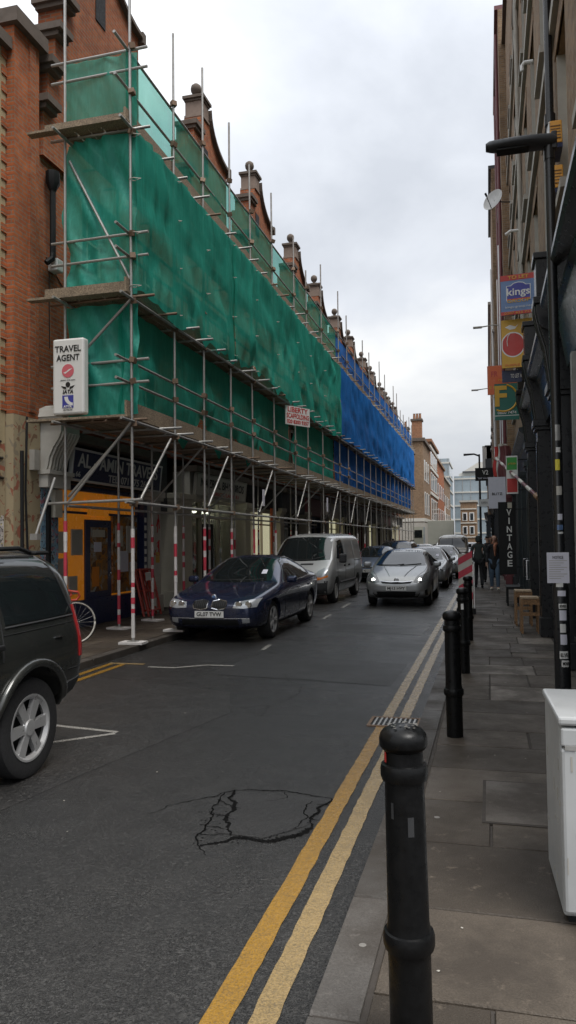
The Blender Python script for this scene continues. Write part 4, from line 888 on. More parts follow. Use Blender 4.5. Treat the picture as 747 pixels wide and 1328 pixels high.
t=flag('flag_sign','tall black projecting sign reading VINTAGE down its face',19.0,.24,.64,.86,2.60,M['black_matt'],[(ch,.62,.85-.117*i,.215,.115 if ch!='I' else .03,M['offwhite'],.004) for i,ch in enumerate('VINTAGE')],th=.08)
BX('lamp',(.02,.12,-.05,.0,.72,.85),M['cream'],t)
flag('flag_sign','pale grey square hanging sign reading BLITZ above the VINTAGE sign',24.0,.03,.54,2.64,3.60,M['paper'],[('BLITZ',.5,.46,.11,.3,M['black'],.001)],th=.1)
t=flag('flag_sign','black hanging sign with white monogram beyond the BLITZ sign',30.0,-.44,.24,3.95,4.44,M['black_matt'],[('V2',.55,.62,.24,.22,M['offwhite'],.003),('THE VAULTS',.5,.18,.09,.5,M['paper'],0)],wall=.72,th=.12)
t=flag('flag_sign','green white and red hanging sign behind the striped pole',17.0,.40,.64,2.68,3.50,M['offwhite'],[('pizza',.5,.8,.07,.16,M['mustard'],0)],[(.06,.94,.63,.96,M['green'],1),(.06,.94,.04,.40,M['red'],1)])
flag('flag_sign','small white flag sign far down the right pavement',34.0,-.34,.06,3.12,3.44,M['offwhite'],[('OPEN',.5,.5,.12,.26,M['black'],0)],wall=.72)
flag('flag_sign','dark sign with white lettering on the grey far block',57.5,-.1,.5,5.6,7.6,M['charcoal'],[('ROKIT',.5,.3,.2,.5,M['offwhite'],.004)],wall=.4)
BX('grey_panel',(-.3,.36,58.0,58.3,6.9,8.6),M['stone_pale'],re_)
# striped pole
sp=thing('striped_pole','red and white taped pole slanting out from the black shopfront','pole',(.80,13.6,2.45))
v=Vector((-.56,6.2,1.28)); 
for i in range(12): MB().tube(v*(i/12),v*((i+1)/12),.033,10).build('band',M['stone_pale' if i%2 else 'maroon'],sp,True)
MB().tube(v*-.05,v*.0,.05,10).build('wooden_end',M['wood'],sp); MB().sphere(tuple(v*1.005),.05,10).build('knob',M['stone'],sp,'all')
# bunting / draped cloths far along the right
dr=random.Random(4)
for i,(y,x,z,m) in enumerate(((24.5,.55,4.6,'maroon'),(26.5,.5,4.9,'stone_pale'),(29,.4,5.1,'red'),(31.5,.35,4.4,'stone_pale'))):
    mb=MB(); 
    def fn(u,v): a=2*math.pi*u; r=.13+.05*math.sin(3*a+i)+.06*v; return (x+r*math.cos(a)+.03*math.sin(7*v),y+r*math.sin(a),z-1.1*v)
    mb.grid(fn,16,10); tag(mb.build('draped_cloth',M[m],None,'all'),['maroon cloth bundle hanging from right shop cornice, nearest one','pale cloth bundle hanging beyond the nearest maroon one','bright red cloth hanging from right wall farther on','farthest pale cloth bundle hanging on the right'][i],'cloth')
# ------------------------------------------------------------------ vehicles
def eval_mesh(me,mods):
    ob=bpy.data.objects.new('tmp',me); TL.objects.link(ob); extra=[]
    for kind,arg in mods:
        if kind=='SUB':
            m=ob.modifiers.new('s','SUBSURF'); m.levels=arg; m.render_levels=arg
        elif kind=='BOOL':
            c=bpy.data.objects.new('cut',arg); TL.objects.link(c); extra.append(c)
            m=ob.modifiers.new('b','BOOLEAN'); m.operation='DIFFERENCE'; m.object=c; m.solver='EXACT'; m.use_self=True; m.use_hole_tolerant=True
        elif kind=='SKIN':
            m=ob.modifiers.new('k','SKIN'); m.use_smooth_shade=True; m.branch_smoothing=arg
    r=baked(ob)
    for o in [ob]+extra: bpy.data.objects.remove(o)
    return r
def car_shell(st):
    mb=MB(); n=19; rings=[]
    for (x,zb,zs,zt,w,wr) in st:
        k=min(1,(zt-zs)/.3)
        h=[(0,zb),(w*.8,zb),(w*.965,zb+.07),(w,zb+(zs-zb)*.5),(w*.995,zs-.09),(w*.96,zs),((wr+w*.94)/2+.02*k,(zs+zt)/2+.01),(wr+.02,zt-.055*k-.012),(wr*.62,zt-.004),(0,zt)]
        rings.append([(x,y,z) for y,z in h]+[(x,-y,z) for y,z in h[-2:0:-1]])
    n=len(rings[0]); vs=[p for r in rings for p in r]; fs=[]
    for i in range(len(rings)-1):
        for j in range(n): fs.append((i*n+j,i*n+(j+1)%n,(i+1)*n+(j+1)%n,(i+1)*n+j))
    # end caps as quad strips
    for base,rev in ((0,False),((len(rings)-1)*n,True)):
        for j in range(9):
            a,b,c,d=base+j,base+j+1,base+(n-j-1)%n,base+(n-j)%n
            f=(a,b,c,d) if j not in (0,8) else ((a,b,c) if j==0 else (a,b,d))
            if j==8: f=(base+8,base+9,base+10)
            fs.append(f[::-1] if rev else f)
    mb.add(vs,fs); return mb
class Car:
    def __init__(s,st,axles,wr,hw,arch=None,sub=2):
        me=car_shell(st).mesh('shell',[]); me=eval_mesh(me,[('SUB',sub)]); s.hw=hw; s.axles=axles; s.wr=wr
        bm=bmesh.new(); bm.from_mesh(me); s.bvh=BVHTree.FromBMesh(bm); bm.free()
        cut=MB(); ar=arch or wr+.055
        for ax in axles:
            for sd in (-1,1): cut.lathe([(ar,-.16),(ar,.3)],40,(ax,sd*(hw-.07),wr+.01),'y') if sd==1 else cut.lathe([(ar,-.3),(ar,.16)],40,(ax,sd*(hw-.07),wr+.01),'y')
        s.ar=ar; s.body=eval_mesh(me,[('BOOL',cut.mesh('cut',[]))]); s.body.polygons.foreach_set('use_smooth',[True]*len(s.body.polygons)); s.body.set_sharp_from_angle(angle=R(42)); s.parts=[]
    def hit(s,a,b,mode,off):
        o,d={'side':((a,3,b),(0,-1,0)),'front':((4,a,b),(-1,0,0)),'rear':((-4,a,b),(1,0,0)),'top':((a,b,4),(0,0,-1))}[mode]
        h,nr,_,_=s.bvh.ray_cast(Vector(o),Vector(d))
        if h is None: return None
        if nr.dot(Vector(d))>0: nr=-nr
        return h+nr*off
    def patch(s,name,mat,low,high,mode='side',off=.006,rows=6,sub=4,mirror=False):
        def dens(p): 
            q=[]
            for i in range(len(p)-1):
                for k in range(sub): t=k/sub; q.append((p[i][0]*(1-t)+p[i+1][0]*t,p[i][1]*(1-t)+p[i+1][1]*t))
            return q+[p[-1]]
        lo,hi=dens(low),dens(high); nu=len(lo)-1; T=[];B=[]
        for j in range(rows+1):
            t=j/rows
            for a,b in zip(lo,hi):
                p=(a[0]*(1-t)+b[0]*t,a[1]*(1-t)+b[1]*t); h=s.hit(*p,mode,off); g=s.hit(*p,mode,-.012)
                if h is None: h=g=Vector((p[0],0,p[1]))
                T.append(h);B.append(g)
        m=MB(); w=nu+1; fs=[(j*w+i,j*w+i+1,(j+1)*w+i+1,(j+1)*w+i) for j in range(rows) for i in range(nu)]
        m.add(T+B,fs)
        N=len(T); edge=[i for i in range(nu)]; ring=[i for i in range(w)]+[j*w+nu for j in range(1,rows+1)]+[rows*w+i for i in range(nu-1,-1,-1)]+[j*w for j in range(rows-1,0,-1)]
        m.f+= [(ring[k],ring[(k+1)%len(ring)],N+ring[(k+1)%len(ring)],N+ring[k]) for k in range(len(ring))]; m.m+=[0]*len(ring)
        s.parts.append((name,m.mesh(name,mat,40),None))
        if mirror:
            q=MB(); q.v=[(x,-y,z) for x,y,z in m.v]; q.f=[f[::-1] for f in m.f]; q.m=m.m; s.parts.append((name,q.mesh(name,mat,40),None))
    def seam(s,name,mat,pts,r=.004,mode='side',mirror=True,off=0.,n=5):
        P=[]
        for i in range(len(pts)-1):
            for k in range(8):
                t=k/8; P.append((pts[i][0]*(1-t)+pts[i+1][0]*t,pts[i][1]*(1-t)+pts[i+1][1]*t))
        P.append(pts[-1]); H=[h for h in (s.hit(*p,mode,off) for p in P) if h is not None]
        if len(H)<2: return
        s.parts.append((name,MB().path(H,r,n).mesh(name,mat),None))
        if mirror: s.parts.append((name,MB().path([(h.x,-h.y,h.z) for h in H],r,n).mesh(name,mat),None))
    def solid(s,name,mb,mat,mirror=False,smooth=False,parent=None,bevel=0):
        s.parts.append((name,mb.mesh(name,mat,smooth),parent,bevel))
        if mirror:
            q=MB(); q.v=[(x,-y,z) for x,y,z in mb.v]; q.f=[f[::-1] for f in mb.f]; q.m=list(mb.m); s.parts.append((name,q.mesh(name,mat,smooth),parent,bevel))
    def mirrors(s,x,y,z,mat,w=.2,h=.14,d=.12):
        m=MB(); m.box(x-d/2,x+d/2,y,y+w,z-h/2,z+h/2); s.solid('door_mirror',m,mat,True,False,None,.045)
    def plate(s,txt,x,y,z,face,w=.52,m=None):
        s.parts.append(('number_plate',('plate',txt,x,y,z,face,w,m or M['offwhite'])))
WH={}
def wheel_meshes(r,w,rim,spokes,style):
    key=(r,w,rim,spokes,style)
    if key in WH: return WH[key]
    t=MB(); ri=r*rim
    t.lathe([(ri,-w/2+.01),(r*.9,-w/2),(r*.975,-w/2+.012),(r,-w/2+.04),(r,w/2-.04),(r*.975,w/2-.012),(r*.9,w/2),(ri,w/2-.01),(ri-.01,w/2-.05),(ri-.01,-w/2+.03)],40,(0,0,0),'y',0,True); ty=t.mesh('tyre',M['rubber'],40)
    k=MB(); k.lathe([(.02,-.03),(ri-.012,-.03),(ri-.012,0),(.02,0)],28,(0,0,0),'y'); hub=k.mesh('wheel',M['black_matt'],40)
    a=MB(); a.lathe([(ri-.035,w/2-.03),(ri-.01,w/2-.005),(ri+.004,w/2-.004),(ri+.004,w/2-.03),(ri-.02,w/2-.06)],36,(0,0,0),'y',0,True)
    for i in range(spokes):
        an=2*math.pi*i/spokes+.2; c,s_=math.cos(an),math.sin(an); w0,w1=(.03,.042) if style=='mid' else (.045,.062) if style=='fat' else (.022,.030)
        if style=='pair':
            for dd in (-.13,.13):
                c2,s2=math.cos(an+dd),math.sin(an+dd); a.path([(.05*c,w/2-.025,.05*s_),((ri*.6)*math.cos(an+dd*.7),w/2-.015,(ri*.6)*math.sin(an+dd*.7)),((ri-.015)*c2,w/2-.02,(ri-.015)*s2)],[.02,.017,.02],6)
        else:
            p=[(.045,-w0),(ri-.012,-w1),(ri-.012,w1),(.045,w0)]
            a.prism(p,lambda u,v,q:(u*c-v*s_,q,u*s_+v*c),w/2-.055,w/2-.018)
    a.lathe([(.06,w/2-.06),(.075,w/2-.03),(.055,w/2-.008),(.01,w/2-.006)],18,(0,0,0),'y'); al=a.mesh('rim',M['alloy'],35)
    WH[key]=(hub,ty,al); return WH[key]
def make(car,name,label,cat,paint_m,loc,rz=-90,wheel=(.24,.66,5,'fan'),group=None,hubs=True,swap=None):
    t=thing(name,label,cat,loc,R(rz),group)
    bme=car.body.copy(); bme.materials.clear(); bme.materials.append(paint_m); b=link('body',bme,t)
    last=None
    for p in car.parts:
        if isinstance(p[1],tuple):
            _,txt,x,y,z,face,w,m=p[1]; f=1 if face=='front' else -1
            o=MB().box(x-.008,x+.008,y-w/2,y+w/2,z-.055,z+.055).build('number_plate',m,t)
            text(txt,.095,(x+f*.009,y,z),(0,f,0),(0,0,1),M['black'],o,width=w*.86,bold=.002)
        else:
            me=p[1]
            if me.materials[0] is None or me.materials[0].name=='__body__':
                me=me.copy(); me.materials[0]=paint_m
            o=link(p[0],me,t,p[3] if len(p)>3 else 0)
    hub,ty,al=wheel_meshes(car.wr,*wheel)
    for ax in car.axles:
        for sd in (1,-1):
            o=link('wheel',hub,t); o.location=(ax,sd*(car.hw-wheel[0]/2-.025),car.wr); o.rotation_euler=(0,R(random.uniform(0,70)),0 if sd>0 else math.pi)
            link('tyre',ty,o); link('rim',al,o)
    return t
BODY=bpy.data.materials.new('__body__')
KS=M['black_matt']
# ---- saloon (dark blue one in front, silver ones in the queue)
sal_st=[(2.42,.40,.56,.60,.60,.46),(2.385,.30,.64,.68,.72,.54),(2.24,.21,.70,.76,.85,.64),(1.9,.19,.76,.84,.905,.72),(1.4,.19,.83,.91,.92,.76),(.98,.19,.885,.965,.92,.78),(.84,.19,.90,1.01,.92,.76),(.08,.19,.93,1.395,.92,.61),(-.35,.19,.94,1.465,.92,.585),(-.9,.19,.95,1.44,.92,.575),(-1.35,.19,.97,1.32,.92,.58),(-1.88,.21,.99,1.09,.905,.66),(-2.22,.24,.99,1.065,.87,.69),(-2.38,.33,.90,.99,.78,.62),(-2.43,.44,.84,.9,.68,.55)]
def saloon(kind,plate_txt):
    c=Car(sal_st,(1.50,-1.37),.33,.91)
    c.patch('windscreen',M['carglass'],[(-.66,.985),(-.4,.965),(0,.955),(.4,.965),(.66,.985)],[(-.53,1.36),(-.3,1.395),(0,1.405),(.3,1.395),(.53,1.36)],'front',.004)
    c.patch('rear_window',M['carglass'],[(-.6,1.12),(0,1.10),(.6,1.12)],[(-.48,1.36),(0,1.39),(.48,1.36)],'rear',.004)
    c.patch('side_window',M['carglass'],[(.62,.965),(.0,.975),(-.28,.98)],[(.5,1.02),(.02,1.31),(-.28,1.375)],'side',.004,mirror=True)
    c.patch('side_window',M['carglass'],[(-.34,.98),(-.9,.995),(-1.3,1.01)],[(-.34,1.38),(-.9,1.36),(-1.22,1.25)],'side',.004,mirror=True)
    c.seam('window_trim',M['chrome'],[(.70,.955),(0,1.335),(-.35,1.405),(-.95,1.385),(-1.3,1.25),(-1.42,1.02)],.009,off=.004); c.seam('window_trim',M['chrome'],[(.70,.95),(-.4,.962),(-1.42,1.0)],.008,off=.004)
    for q in ([(.78,.93),(.80,.5),(.72,.27)],[(-.31,.95),(-.34,.6),(-.30,.27)],[(-1.3,.97),(-1.28,.8),(-1.02,.55),(-.95,.28)]): c.seam('door_seam',KS,q)
    c.seam('bonnet_seam',KS,[(2.12,.52),(1.6,.70),(.95,.73)],.005,'top'); c.seam('waist_crease',BODY,[(1.9,.70),(.5,.80),(-1.5,.86),(-2.2,.86)],.012); c.seam('sill_trim',KS,[(1.0,.23),(-.9,.23)],.02)
    for x in (-.18,-1.15): c.solid('door_handle',MB().box(x-.1,x+.1,.905,.935,.80,.83),BODY,True,False,None,.01)
    c.patch('headlight',M['lens'],[(.42,.60),(.60,.59),(.80,.61)],[(.44,.69),(.62,.72),(.83,.745)],'front',.006,mirror=True)
    for y in (.52,.68): c.solid('lamp_bowl',MB().lathe([(.045,0),(.06,.02),(.05,.035)],14,(c.hit(y,.655,'front',.0).x-.008,y,.655),'x'),M['chrome'],True)
    if kind=='kidney':
        for sgn in (1,-1):
            lo=[(sgn*.04,.595),(sgn*.15,.57),(sgn*.28,.59)]; hi=[(sgn*.04,.70),(sgn*.15,.725),(sgn*.285,.70)]
            c.patch('kidney_grille',M['black_matt'],lo,hi,'front',.008,4)
            c.seam('grille_rim',M['chrome'],[lo[0],lo[1],lo[2],(sgn*.30,.65),hi[2],hi[1],hi[0],lo[0]],.011,'front',False,.008)
            for k in range(6): yy=sgn*(.075+.035*k); c.seam('grille_bar',M['plastic'],[(yy,.585),(yy,.71)],.005,'front',False,.012)
        h=c.hit(0,.765,'front',.004); c.solid('badge',MB().lathe([(.045,-.006),(.045,.004),(.035,.008)],18,h,'x'),M['chrome']); c.solid('badge_centre',MB().lathe([(.03,.0),(.03,.011)],14,h,'x'),M['midblue'])
        for sgn in (1,-1): c.patch('fog_lamp',M['lens'],[(sgn*.58,.34),(sgn*.70,.35)],[(sgn*.58,.42),(sgn*.70,.43)],'front',.004,3)
        c.patch('lower_grille',M['black_matt'],[(-.52,.305),(0,.30),(.52,.305)],[(-.5,.40),(0,.40),(.5,.40)],'front',.004,3); c.seam('grille_strip',M['steel'],[(-.70,.425),(0,.415),(.70,.425)],.004,'front',False,.004)
    else:
        c.patch('grille',M['black_matt'],[(-.36,.58),(0,.57),(.36,.58)],[(-.38,.67),(0,.68),(.38,.67)],'front',.006,3); c.seam('grille_strip',M['chrome'],[(-.38,.685),(0,.695),(.38,.685)],.012,'front',False,.008); c.seam('grille_strip',M['chrome'],[(-.36,.62),(0,.62),(.36,.62)],.008,'front',False,.008)
        c.patch('lower_grille',M['black_matt'],[(-.6,.29),(0,.28),(.6,.29)],[(-.58,.40),(0,.40),(.58,.40)],'front',.004,3)
    c.patch('tail_light',M['tail'],[(-2.36,.78),(-2.16,.80)],[(-2.34,.93),(-2.1,.94)],'side',.004,3,mirror=True)
    c.mirrors(.62,.90,1.0,BODY,.2,.13,.13)
    c.seam('wiper',KS,[(-.55,.985),(-.1,.99),(.1,1.0)],.009,'front',False,.012); c.seam('wiper',KS,[(.0,.98),(.5,1.0)],.009,'front',False,.012)
    c.patch('tax_disc',M['paper'],[(.40,1.10),(.5,1.10)],[(.40,1.17),(.49,1.17)],'front',.008,2)
    h=c.hit(0,.49,'front',.012); c.plate(plate_txt,h.x,0,.49,'front')
    return c
P_blue=paint('dark blue metallic car paint',(.012,.022,.065),.45,.22,.2)
P_silver=paint('silver grey car paint',(.46,.47,.47),.4,.28,.2)
P_grey=paint('mid grey car paint',(.30,.305,.31),.45,.28,.25)
P_white=paint('white car paint',(.62,.62,.60),.0,.3,.2)
P_black=paint('black car paint',(.012,.013,.016),.2,.22,.2)
P_dgrey=paint('dark grey green car paint',(.030,.033,.031),.4,.24,.35)
P_tan=paint('light green grey paint',(.30,.31,.26),.2,.3,.3)
cs_=saloon('kidney','GL07 TVW')
make(cs_,'parked_car','dark blue saloon with twin rounded grilles parked by the scaffolding','car',P_blue,(-4.63,14.65,0),-90,(.24,.70,5,'pair'))
cq=saloon('bars','LK62 OEY')
make(cq,'queued_car','silver grey saloon directly behind the front hatchback in the queue','car',P_grey,(-2.30,29.4,0),-90,(.22,.68,5,'fan'))
make(cq,'queued_car','third car in the queue, silver saloon ahead of the white roofed four by four','car',P_silver,(-2.12,36.3,0),-90,(.22,.68,5,'fan'))
M['lens_dark']=pm('smoked headlamp lens',(.12,.125,.13),.1,.2,var=.3,scale=25,spec=.8)
# ---- hybrid hatchback at the head of the queue
ht_st=[(2.23,.40,.50,.545,.50,.34),(2.20,.29,.58,.63,.66,.46),(2.05,.20,.70,.77,.80,.58),(1.72,.17,.80,.90,.855,.66),(1.3,.17,.88,1.0,.868,.70),(1.08,.17,.915,1.06,.87,.71),(.3,.17,.97,1.375,.87,.60),(-.2,.17,1.0,1.485,.87,.57),(-.8,.17,1.02,1.475,.87,.56),(-1.4,.17,1.05,1.365,.865,.55),(-1.88,.2,1.08,1.23,.84,.56),(-2.15,.28,1.05,1.15,.79,.56),(-2.22,.4,.95,1.02,.7,.5)]
c=Car(ht_st,(1.32,-1.38),.315,.86)
c.patch('windscreen',M['carglass'],[(-.67,1.03),(-.4,1.01),(0,1.0),(.4,1.01),(.67,1.03)],[(-.53,1.40),(-.3,1.425),(0,1.435),(.3,1.425),(.53,1.40)],'front',.004)
c.patch('side_window',M['carglass'],[(.85,1.0),(.3,1.01),(-.25,1.03)],[(.80,1.03),(.3,1.29),(-.25,1.38)],'side',.004,mirror=True); c.patch('side_window',M['carglass'],[(-.32,1.03),(-.9,1.05),(-1.35,1.09)],[(-.32,1.385),(-.9,1.36),(-1.3,1.24)],'side',.004,mirror=True)
c.patch('rear_window',M['carglass'],[(-.5,1.2),(0,1.2),(.5,1.2)],[(-.45,1.36),(0,1.38),(.45,1.36)],'rear',.004)
c.patch('headlight',M['lens_dark'],[(.43,.63),(.62,.61),(.79,.66)],[(.50,.755),(.66,.81),(.79,.88)],'front',.006,mirror=True)
h=c.hit(.60,.70,'front',-.01); c.solid('lit_bulb',MB().lathe([(.036,0),(.042,.03),(.03,.045)],14,h,'x'),M['lamp_on'],True)
c.patch('upper_grille',M['black_matt'],[(-.36,.60),(0,.58),(.36,.60)],[(-.40,.64),(0,.625),(.40,.64)],'front',.005,3); c.seam('grille_strip',M['chrome'],[(-.42,.655),(-.15,.63),(0,.64),(.15,.63),(.42,.655)],.010,'front',False,.006)
h=c.hit(0,.675,'front',.004); c.solid('badge',MB().lathe([(.065,-.004),(.065,.006),(.05,.01)],18,h,'x'),M['chrome'])
c.patch('lower_grille',M['black_matt'],[(-.52,.235),(0,.225),(.52,.235)],[(-.64,.39),(0,.40),(.64,.39)],'front',.004,4)
c.seam('bumper_strip',M['chrome'],[(-.55,.22),(0,.215),(.55,.22)],.012,'front',False,.003)
for sg in (1,-1): c.patch('fog_lamp',M['lens'],[(sg*.60,.31),(sg*.70,.315)],[(sg*.60,.39),(sg*.70,.40)],'front',.006,3)
c.patch('bumper_vent',KS,[(.72,.28),(.78,.30)],[(.72,.42),(.775,.45)],'front',.004,3,mirror=True)
for q in ([(.92,.98),(.95,.6),(.85,.27)],[(-.28,1.0),(-.32,.6),(-.28,.27)],[(-1.3,1.03),(-1.05,.6),(-.95,.28)]): c.seam('door_seam',KS,q)
c.seam('bonnet_seam',KS,[(2.05,.50),(1.6,.68),(1.1,.72)],.005,'top'); c.seam('bonnet_crease',BODY,[(2.0,.2),(1.5,.36),(1.12,.46)],.012,'top')
for x in (-.15,-1.1): c.solid('door_handle',MB().box(x-.1,x+.1,.855,.885,.86,.89),BODY,True,False,None,.01)
c.seam('wiper',KS,[(-.6,1.035),(-.1,1.03),(.1,1.05)],.010,'front',False,.014); c.seam('wiper',KS,[(.0,1.02),(.55,1.06)],.010,'front',False,.014)
c.mirrors(.78,.85,1.05,BODY,.21,.14,.14); h=c.hit(0,.475,'front',.014); c.plate('MJ13 HVY',h.x,0,.475,'front')
make(c,'queued_car','silver grey hatchback with lit headlamps at the head of the queue','car',paint('mid silver car paint',(.31,.32,.325),.5,.28,.25),(-2.32,21.85,0),-90,(.2,.64,7,'fan'))
hatch=c
# ---- panel van
van_st=[(2.40,.40,.62,.68,.70,.56),(2.37,.27,.76,.83,.85,.68),(2.18,.22,.95,1.02,.925,.78),(1.86,.21,1.10,1.20,.94,.83),(1.68,.21,1.14,1.30,.945,.83),(1.02,.21,1.2,1.84,.95,.77),(.66,.21,1.22,1.94,.95,.77),(-.8,.21,1.22,1.955,.95,.775),(-2.2,.24,1.22,1.95,.95,.775),(-2.36,.28,1.2,1.92,.935,.76),(-2.40,.4,1.1,1.84,.91,.73)]
c=Car(van_st,(1.56,-1.54),.33,.94)
c.patch('windscreen',M['carglass'],[(-.80,1.20),(-.4,1.17),(0,1.16),(.4,1.17),(.80,1.20)],[(-.71,1.78),(-.4,1.82),(0,1.83),(.4,1.82),(.71,1.78)],'front',.005)
c.patch('side_window',M['carglass'],[(1.42,1.22),(.9,1.2),(.45,1.2)],[(1.36,1.28),(.98,1.70),(.45,1.76)],'side',.005,mirror=True)
c.patch('side_panel',BODY,[(.2,1.25),(-.9,1.25)],[(.2,1.74),(-.9,1.74)],'side',.006,mirror=True); c.patch('side_panel',BODY,[(-1.1,1.25),(-2.1,1.25)],[(-1.1,1.74),(-2.1,1.74)],'side',.006,mirror=True)
c.patch('headlight',M['lens'],[(.50,.76),(.66,.74),(.82,.80)],[(.56,.90),(.70,.97),(.83,1.0)],'front',.008,mirror=True); c.patch('indicator',M['indicator'],[(.44,.66),(.62,.66),(.84,.74)],[(.48,.74),(.66,.73),(.84,.79)],'front',.008,3,mirror=True)
c.patch('grille',M['black_matt'],[(-.40,.70),(0,.69),(.40,.70)],[(-.44,.80),(0,.80),(.44,.80)],'front',.006,3); h=c.hit(0,.745,'front',.006); c.solid('badge',MB().lathe([(.085,-.004),(.085,.008),(.06,.014)],6,h,'x'),M['chrome'])
c.patch('bumper',M['plastic'],[(-.80,.24),(-.4,.235),(0,.235),(.4,.235),(.80,.24)],[(-.84,.64),(-.4,.655),(0,.66),(.4,.655),(.84,.64)],'front',.012,6)
c.patch('bumper_slot',M['black_matt'],[(-.6,.31),(0,.31),(.6,.31)],[(-.6,.41),(0,.41),(.6,.41)],'front',.018,2); c.patch('bumper_paint',BODY,[(.42,.58),(.75,.585)],[(.42,.65),(.75,.66)],'front',.018,2)
c.patch('bonnet_vent',KS,[(.02,1.055),(.38,1.06)],[(.02,1.095),(.38,1.10)],'front',.006,2)
c.seam('bonnet_seam',KS,[(-.78,.86),(-.5,.83),(0,.82),(.5,.83),(.78,.86)],.006,'front',False); c.seam('wiper',KS,[(-.2,1.18),(.3,1.19),(.62,1.27)],.012,'front',False,.014); c.seam('wiper',KS,[(-.75,1.21),(-.2,1.19)],.012,'front',False,.014)
for q in ([(1.45,1.2),(1.48,.8),(1.35,.3)],[(.40,1.78),(.38,1.0),(.40,.3)],[(-.95,1.78),(-.98,.9),(-.95,.3)]): c.seam('door_seam',KS,q,.005)
c.seam('slide_rail',KS,[(-1.0,1.12),(-2.2,1.12)],.012); c.seam('side_moulding',M['plastic'],[(1.2,.55),(-1.1,.55)],.035); c.patch('tail_light',M['tail'],[(-2.39,.95),(-2.3,.95)],[(-2.38,1.35),(-2.3,1.35)],'side',.006,3,mirror=True)
for q in ((-.82,1.2,1.78),): pass
c.seam('roof_gutter',KS,[(1.0,1.86),(-2.2,1.90)],.008)
for x in (.55,-.1): c.solid('door_handle',MB().box(x-.08,x+.08,.94,.972,.98,1.03),KS,True,False,None,.01)
c.mirrors(1.18,.93,1.22,M['plastic'],.2,.26,.14); h=c.hit(.0,.50,'front',.022); c.plate('LC04 YRT',h.x,-.0,.50,'front')
make(c,'parked_van','silver panel van with amber indicators parked behind the blue saloon','van',P_silver,(-5.0,22.4,0),-91,(.22,.62,5,'fat'))
